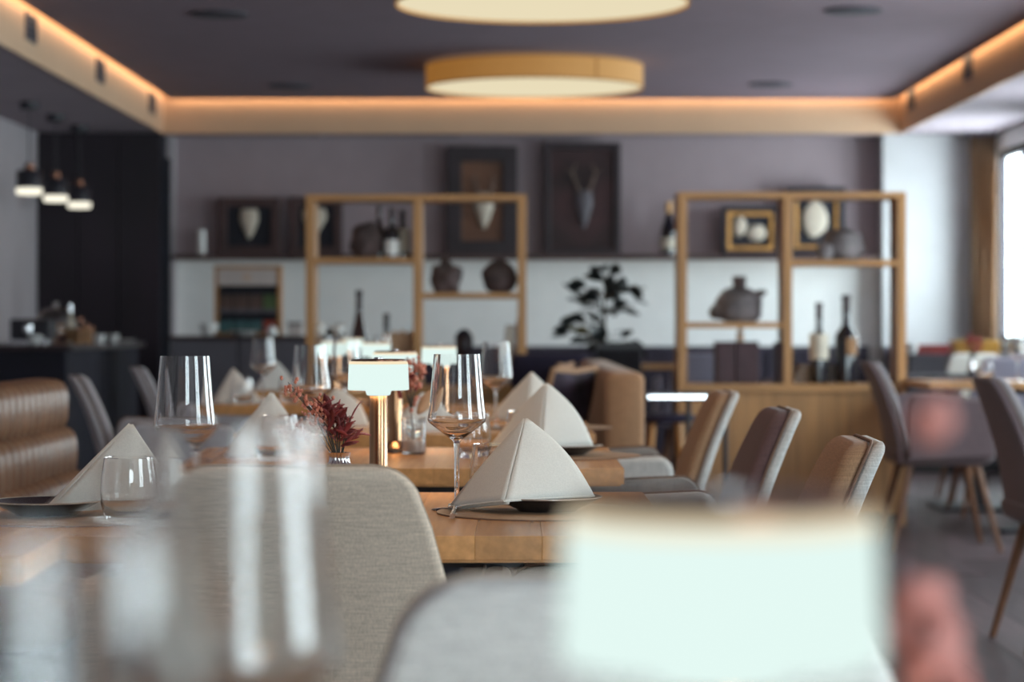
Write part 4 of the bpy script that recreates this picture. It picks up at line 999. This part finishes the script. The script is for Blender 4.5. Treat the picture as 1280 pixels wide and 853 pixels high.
# ------------------------------------------------------------------ quilted leather bench
be = thing('leather_bench', 'quilted brown leather bench with stacked ribbed rolls', 'bench', (0, 0, 0))
BY0, BY1, RIB = 4.9, 7.2, .088
def ribbed(name, c, hx, hz, m, y0=BY0, y1=BY1, amp=.036, pw=1.0):
    n = int((y1 - y0) / RIB); rings = []
    for i in range(n * 6 + 1):
        f = i / 6; y = y0 + (y1 - y0) * f / n; b = abs(math.sin(PI * f)) ** .75
        ed = min(1, (i + .3) / 4, (n * 6 - i + .3) / 4) ** .5
        ring = []
        for k in range(20):
            a = 2 * PI * k / 20; ca, sa = math.cos(a), math.sin(a)
            ex = .62; px = math.copysign(abs(ca) ** ex, ca); pz = math.copysign(abs(sa) ** ex, sa)
            k_ = (amp * (b - 1)) * (1 if True else 0)
            ring.append((c[0] + px * (hx * ed + k_), y, c[1] + pz * (hz * ed + k_ * .8)))
        rings.append(ring)
    return mk(name, G().loft(rings), m, be, smooth=60)
ribbed('back_roll', (-1.385, .787), .075, .082, M['leather'])
ribbed('back_roll', (-1.362, .645), .078, .085, M['leather'])
ribbed('back_roll', (-1.338, .535), .082, .070, M['leather'])
ribbed('seat', (-1.14, .415), .27, .065, M['leather'], amp=.012)
mk('bench_base', G().box((-1.42, BY0 + .02, .08), (-.92, BY1 - .02, .35)), M['frame'], be, smooth=0, bevel=.01)
mk('back_board', G().box((-1.475, BY0 + .01, .08), (-1.445, BY1 - .01, .84)), M['frame2'], be, smooth=0, bevel=.006)
for x_ in (-1.38, -.97):
    for y_ in (BY0 + .1, BY1 - .1): mk('foot', G().lathe([(.02, 0), (.025, .08)], 14, (x_, y_, 0), c0=True, c1=True), M['black'], be)

# ------------------------------------------------------------------ booth sofa, settee and cushions
so = thing('booth_sofa', 'tan booth sofa with its end panel towards the tables', 'sofa', (0, 0, 0))
sy = 8.62; a0 = (757 - CX) * sy / F; a1 = (806 - CX) * sy / F; zt = CAMZ - (466 - CY) * sy / F
def rbox(name, x0, x1, y0, y1, z0, z1, m, par, r=.03):
    g_ = G(); cxx, czz = (x0 + x1) / 2, (z0 + z1) / 2; hx, hz = (x1 - x0) / 2, (z1 - z0) / 2; rings = []
    for y, k in ((y0, r), (y0 + r * .3, r * .3), (y0 + r, 0), (y1 - r, 0), (y1 - r * .3, r * .3), (y1, r)):
        rings.append([(cxx + p[0], y, czz + p[1]) for p in rrect(hx - k * .6, hz - k * .6, r, 4)])
    return mk(name, g_.loft(rings), m, par, smooth=50)
rbox('backrest', a0, a1, sy, 12.0, .42, zt, M['sofa'], so, .03)
rbox('base', a0 - .02, a1 + .06, sy - .01, 12.0, .06, .44, M['sofa'], so, .04)
for k in range(3):
    y0 = sy + .03 + k * 1.12; rbox('seat_cushion', a0 - .42, a0 - .022, y0, y0 + 1.1, .30, .46, M['sofa'], so, .04)
mk('seat_base', G().box((a0 - .40, sy + .02, .06), (a0 - .02, 11.98, .30)), M['frame'], so, smooth=0)
for y_ in (sy + .12, 11.8):
    for x_ in (a0 - .36, a1): mk('foot', G().lathe([(.02, 0), (.024, .062)], 12, (x_, y_, 0), c0=True, c1=True), M['black'], so)
se = thing('settee', 'dark navy high-backed settee behind the three napkins', 'settee', (0, 0, 0))
q0, q1, qz = P(645, 0, 12.14).x, P(733, 0, 12.14).x, P(0, 443, 12.14).z
rbox('backrest', q0 - .02, q1, 12.05, 12.2, .25, qz, M['navycloth'], se, .03)
rbox('seat_frame', q0 - .02, q1, 12.02, 12.045, .08, .46, M['navycloth'], se, .01)
for x_ in (q0 + .05, q1 - .05): mk('foot', G().lathe([(.018, 0), (.022, .26)], 12, (x_, 12.12, 0), c0=True, c1=True), M['black'], se)
def cushion(lab, c, w_, h, d, rot, mm, em=None, seed=0):
    t = thing('cushion', lab, 'cushion', c); t.rotation_euler = rot
    n = 14; g_ = G()
    for sgn in (-1, 1):
        vs = []; fs = []
        for i in range(n + 1):
            for j in range(n + 1):
                u, v = i / n * 2 - 1, j / n * 2 - 1; e_ = (max(0, 1 - u * u) * max(0, 1 - v * v)) ** .38
                pin = 1 - .06 * (1 - abs(u)) ** 1.0 * abs(v) ** 3 ; pin2 = 1 - .06 * (1 - abs(v)) * abs(u) ** 3
                vs.append((u * w_ / 2 * pin2, sgn * d / 2 * e_, v * h / 2 * pin))
        for i in range(n):
            for j in range(n):
                a_ = i * (n + 1) + j; f_ = (a_, a_ + 1, a_ + n + 2, a_ + n + 1); fs.append(f_ if sgn > 0 else f_[::-1])
        g_.add(vs, fs)
    mk('cover', g_, mm, t, smooth=60)
    e_ = []
    for u, v in [(-1 + 2 * k / 10, -1) for k in range(11)] + [(1, -1 + 2 * k / 10) for k in range(1, 11)] + [(1 - 2 * k / 10, 1) for k in range(1, 11)] + [(-1, 1 - 2 * k / 10) for k in range(1, 11)]:
        e_.append((u * w_ / 2 * (1 - .06 * (1 - abs(v)) * abs(u) ** 3), 0, v * h / 2 * (1 - .06 * (1 - abs(u)) * abs(v) ** 3)))
    mk('piping', G().tube(e_, .011, 8), em or mm, t)
    return t
pat = mat('patterned_cushion_cloth', (.030, .020, .034), .9, noise=9, var=.95)
cushion('dark patterned cushion with a tan edge, leaning on the booth sofa', (a0 - .155, 9.0, .662), .38, .42, .12, (math.radians(17), 0, math.radians(64)), pat, M['sofa'])
cushion('tan cushion at the far end of the booth sofa', (a0 - .15, 10.6, .66), .40, .40, .12, (math.radians(15), 0, math.radians(80)), M['sofa'])

# ------------------------------------------------------------------ potted tree
YP = 13.1; tx = (754 - CX) * YP / F
pt = thing('rubber_tree', 'dark-leaved potted tree in a square black planter', 'plant', (tx, YP, 0))
pz = P(0, 430, YP).z; u0, u1 = (745 - CX) * YP / F - tx, (800 - CX) * YP / F - tx
mk('planter', G().box((u0, -.14, 0), (u1, .14, pz)), M['board'], pt, smooth=0, bevel=.008)
mk('planter_rim', G().box((u0 - .008, -.148, pz - .03), (u1 + .008, -.14, pz + .006)).box((u0 - .008, .14, pz - .03), (u1 + .008, .148, pz + .006)).box((u0 - .008, -.14, pz - .03), (u0, .14, pz + .006)).box((u1, -.14, pz - .03), (u1 + .008, .14, pz + .006)), M['black'], pt, smooth=0)
mk('soil', G().box((u0 + .004, -.136, pz), (u1 - .004, .136, pz + .003)), M['stem'], pt, smooth=0)
def pp(x, y, dy=0): v = P(690 + x / 6.09, 320 + y / 6.09, YP + dy); return Vector((v.x - tx, dy, v.z))
tk = G(); trunk = [pp(392, 680), pp(396, 560), pp(402, 440), pp(402, 320), pp(404, 220), pp(404, 130)]
trunk[0] = Vector((trunk[0].x, 0, pz)); tk.tube(trunk, [.010, .009, .008, .007, .005, .003], 8); mk('stem', tk, M['stem'], pt)
LP = [(400, 85), (465, 100), (352, 95), (300, 150), (350, 168), (170, 270), (210, 215), (430, 215), (440, 270), (530, 230), (580, 265), (650, 255), (675, 345), (270, 300), (330, 270), (345, 340), (200, 345), (235, 350), (490, 335), (520, 390), (580, 420), (460, 430), (300, 380), (270, 430), (350, 480), (145, 490), (215, 480), (110, 550), (160, 555), (80, 595), (240, 570), (310, 560), (360, 560), (190, 640), (330, 630), (300, 680), (370, 610), (510, 575), (560, 595), (280, 640), (250, 325), (470, 290), (555, 405), (490, 420), (310, 320), (130, 520), (265, 600), (340, 600), (440, 300), (500, 370), (545, 255), (620, 265), (355, 455), (400, 430),
      (470, 690), (520, 680), (560, 690), (610, 680), (640, 670), (500, 720), (580, 725), (630, 720), (450, 720)]
rnd = random.Random(3); br = G(); sA, sB = [], []
for i, (x, y) in enumerate(LP):
    c = pp(x, y, rnd.uniform(-.12, .12)); k = min(range(len(trunk)), key=lambda q: (trunk[q] - c - Vector((0, 0, -.05))).length)
    b = trunk[k] if y < 650 else Vector((c.x * .7, 0, pz + .01)); d = (c - b).normalized(); st_ = c - d * .03
    br.tube([b, b.lerp(st_, .5) + Vector((0, 0, .01)), st_], [.003, .0022, .0015], 5)
    d = (d + Vector((rnd.uniform(-.5, .5), rnd.uniform(-.3, .3), rnd.uniform(-.6, .6)))).normalized()
    (sB if y in (150, 555, 570) else sA).append((c - d * .035, d, rnd.uniform(-1.3, 1.3), rnd.uniform(.75, 1.15)))
stuff(mk('twigs', br, M['stem'], pt))
leaves(pt, 'pl', sA, .105, .072, M['leaf']); leaves(pt, 'pl2', sB, .08, .045, M['leafg'])
pdn = thing('side_table', 'little brown wooden side table beside the black planter', 'side table', (P(822, 0, 13.3).x, 13.3, 0))
zz = P(0, 455, 13.3).z
mk('table_top', G().box((-.11, -.11, zz - .03), (.11, .11, zz)), M['oak'], pdn, smooth=0, bevel=.003)
for sx_ in (-1, 1):
    for sy_ in (-1, 1): mk('leg', G().box((sx_ * .095 - .012, sy_ * .095 - .012, 0), (sx_ * .095 + .012, sy_ * .095 + .012, zz - .03)), M['frame2'], pdn, smooth=0)

# ------------------------------------------------------------------ bistro table in front of the shelf
bt = thing('bistro_table', 'dark thin-topped bistro table in front of the shelf unit', 'table', (P(848, 0, 9.7).x, 9.7, 0))
mk('table_top', G().box((-.135, -.3, TB - .02), (.15, .3, TB)), M['bar'], bt, smooth=0, bevel=.003)
mk('edge_band', G().box((-.139, -.304, TB - .012), (.154, -.3, TB + .001)), M['steel'], bt, smooth=0)
for px in (860, 906):
    x_ = (px - 848) * 9.7 / F
    mk('leg', G().tube([(x_ - .0, -.02, .012), (x_, -.02, TB - .02)], .011, 10), M['black'], bt)
    mk('foot_plate', G().lathe([(.001, 0), (.05, 0), (.05, .008), (.012, .014)], 24, (x_, -.02, 0)), M['steel'], bt)
sl = thing('stool', 'wooden stool with splayed legs under the bistro table', 'stool', (P(832, 0, 10.6).x + .0, 10.6, 0))
mk('seat', G().lathe([(.001, .60), (.12, .60), (.13, .61), (.13, .625), (.12, .635), (.001, .638)], 28), M['navycloth'], sl)
for k in range(4):
    a = PI / 4 + k * PI / 2; mk('leg', G().tube([(.08 * math.cos(a), .08 * math.sin(a), .60), (.15 * math.cos(a), .15 * math.sin(a), 0)], [.014, .010], 10), M['oak'], sl)

# ------------------------------------------------------------------ window side
table('wooden window table beside the tall cut-off mauve chair', 2.0, 3.3, 11.62, 12.35, 12)
dt = thing('dark_table', 'dark-topped table behind the oak shelf unit, by the window', 'table', (2.6, 13.5, 0))
mk('table_top', G().box((-.55, -.38, TB - .03), (.6, .38, TB)), M['bar'], dt, smooth=0, bevel=.004)
mk('column', G().box((-.04, -.04, .02), (.04, .04, TB - .03)), M['black'], dt, smooth=0); mk('base_plate', G().box((-.25, -.25, 0), (.25, .25, .02)), M['black'], dt, smooth=0)
lc = thing('low_cabinet', 'low grey cabinet under the red and yellow boxes', 'cabinet', (0, 0, 0))
l0, l1 = P(1136, 0, 16.8).x, P(1262, 0, 16.8).x; lz = P(0, 443, 16.8).z
mk('carcass', G().box((l0, 16.82, .06), (l1, 17.25, lz - .025)), M['grey'], lc, smooth=0); mk('top_board', G().box((l0 - .01, 16.79, lz - .025), (l1 + .01, 17.26, lz)), M['grey'], lc, smooth=0, bevel=.003)
mk('plinth', G().box((l0 + .02, 16.86, 0), (l1 - .02, 17.2, .06)), M['black'], lc, smooth=0)
for k in range(2): mk('door', G().box((l0 + .008 + k * (l1 - l0) / 2, 16.80, .08), (l0 - .008 + (k + 1) * (l1 - l0) / 2, 16.82, lz - .03)), M['grey'], lc, smooth=0)
def crate(name, lab, px0, px1, ptop, mm, Y=16.95, lm=None):
    x0_, x1_ = P(px0, 0, Y).x, P(px1, 0, Y).x; h = P(0, ptop, Y).z - lz; t = thing(name, lab, 'box', ((x0_ + x1_) / 2, Y, lz)); hw = (x1_ - x0_) / 2
    mk('box_body', G().box((-hw, -.1, 0), (hw, .1, h * .7)), mm, t, smooth=0, bevel=.004); mk('lid', G().box((-hw - .004, -.104, h * .7), (hw + .004, .104, h)), lm or mm, t, smooth=0, bevel=.004)
crate('gift_box', 'red box on the low cabinet behind the shelf post', 1144, 1183, 431, M['red']); crate('gift_box', 'long ochre-yellow box on the low cabinet near the curtain', 1190, 1246, 426, M['yellow'])
wine('w', on(1272, 11.9), 0, 'wine glass on the wooden window table at the edge of view', GW)
tum('t', on(1232, 11.95), 0, 'tumbler on the wooden window table by the lavender chair', GT)
tag(mk('porcelain_cup', cup_geo(.04, .075), M['paper'], loc=P(1140, 443, 16.86)), 'white cup at the shelf-side end of the low cabinet', 'cup').location.z = lz
vw = thing('bud_vase', 'small vase with red flowers before the yellow box', 'vase', (P(1215, 0, 13.4).x, 13.4, TB))
mk('vase_body', G().lathe([(.001, 0), (.022, 0), (.028, .03), (.016, .07), (.013, .09), (.016, .1)], 24), M['silver'], vw)
st = G(); bl = G(); rnd = random.Random(2)
for k in range(16):
    p = Vector((rnd.uniform(-.03, .05), rnd.uniform(-.03, .03), rnd.uniform(.14, .22))); st.tube([(0, 0, .08), p], .0015, 5); bl.blob(p, (.012, .012, .012), k, .25, 8, 6)
stuff(mk('stems', st, M['stem'], vw)); stuff(mk('blossoms', bl, M['rleaf'], vw))
# curtain
cu = thing('curtain', 'brown floor-length curtain gathered beside the window', 'curtain', (0, 0, 0))
ca, cb = P(1214, 0, 18.02).x, 3.595; n = 72
rows = []
for z, k in ((.02, 1), (.8, .97), (1.6, .98), (2.3, 1.0), (ZS - .03, 1.0)):
    rows.append([(ca + (cb - ca) * (i / n) * k, 18.02 + .045 * math.sin(i / n * PI * 2 * 5.5) + .01 * math.sin(i * 1.7 + z * 2), z) for i in range(n + 1)])
g = G().loft(rows, False, False, closed=False)
o = mk('cloth', g, M['curtain'], cu, smooth=80); s_ = o.modifiers.new('thick', 'SOLIDIFY'); s_.thickness = .004
mk('curtain_rail', G().box((ca - .05, 17.99, ZS - .03), (cb + .01, 18.05, ZS - .003)), M['alu'], cu, smooth=0)
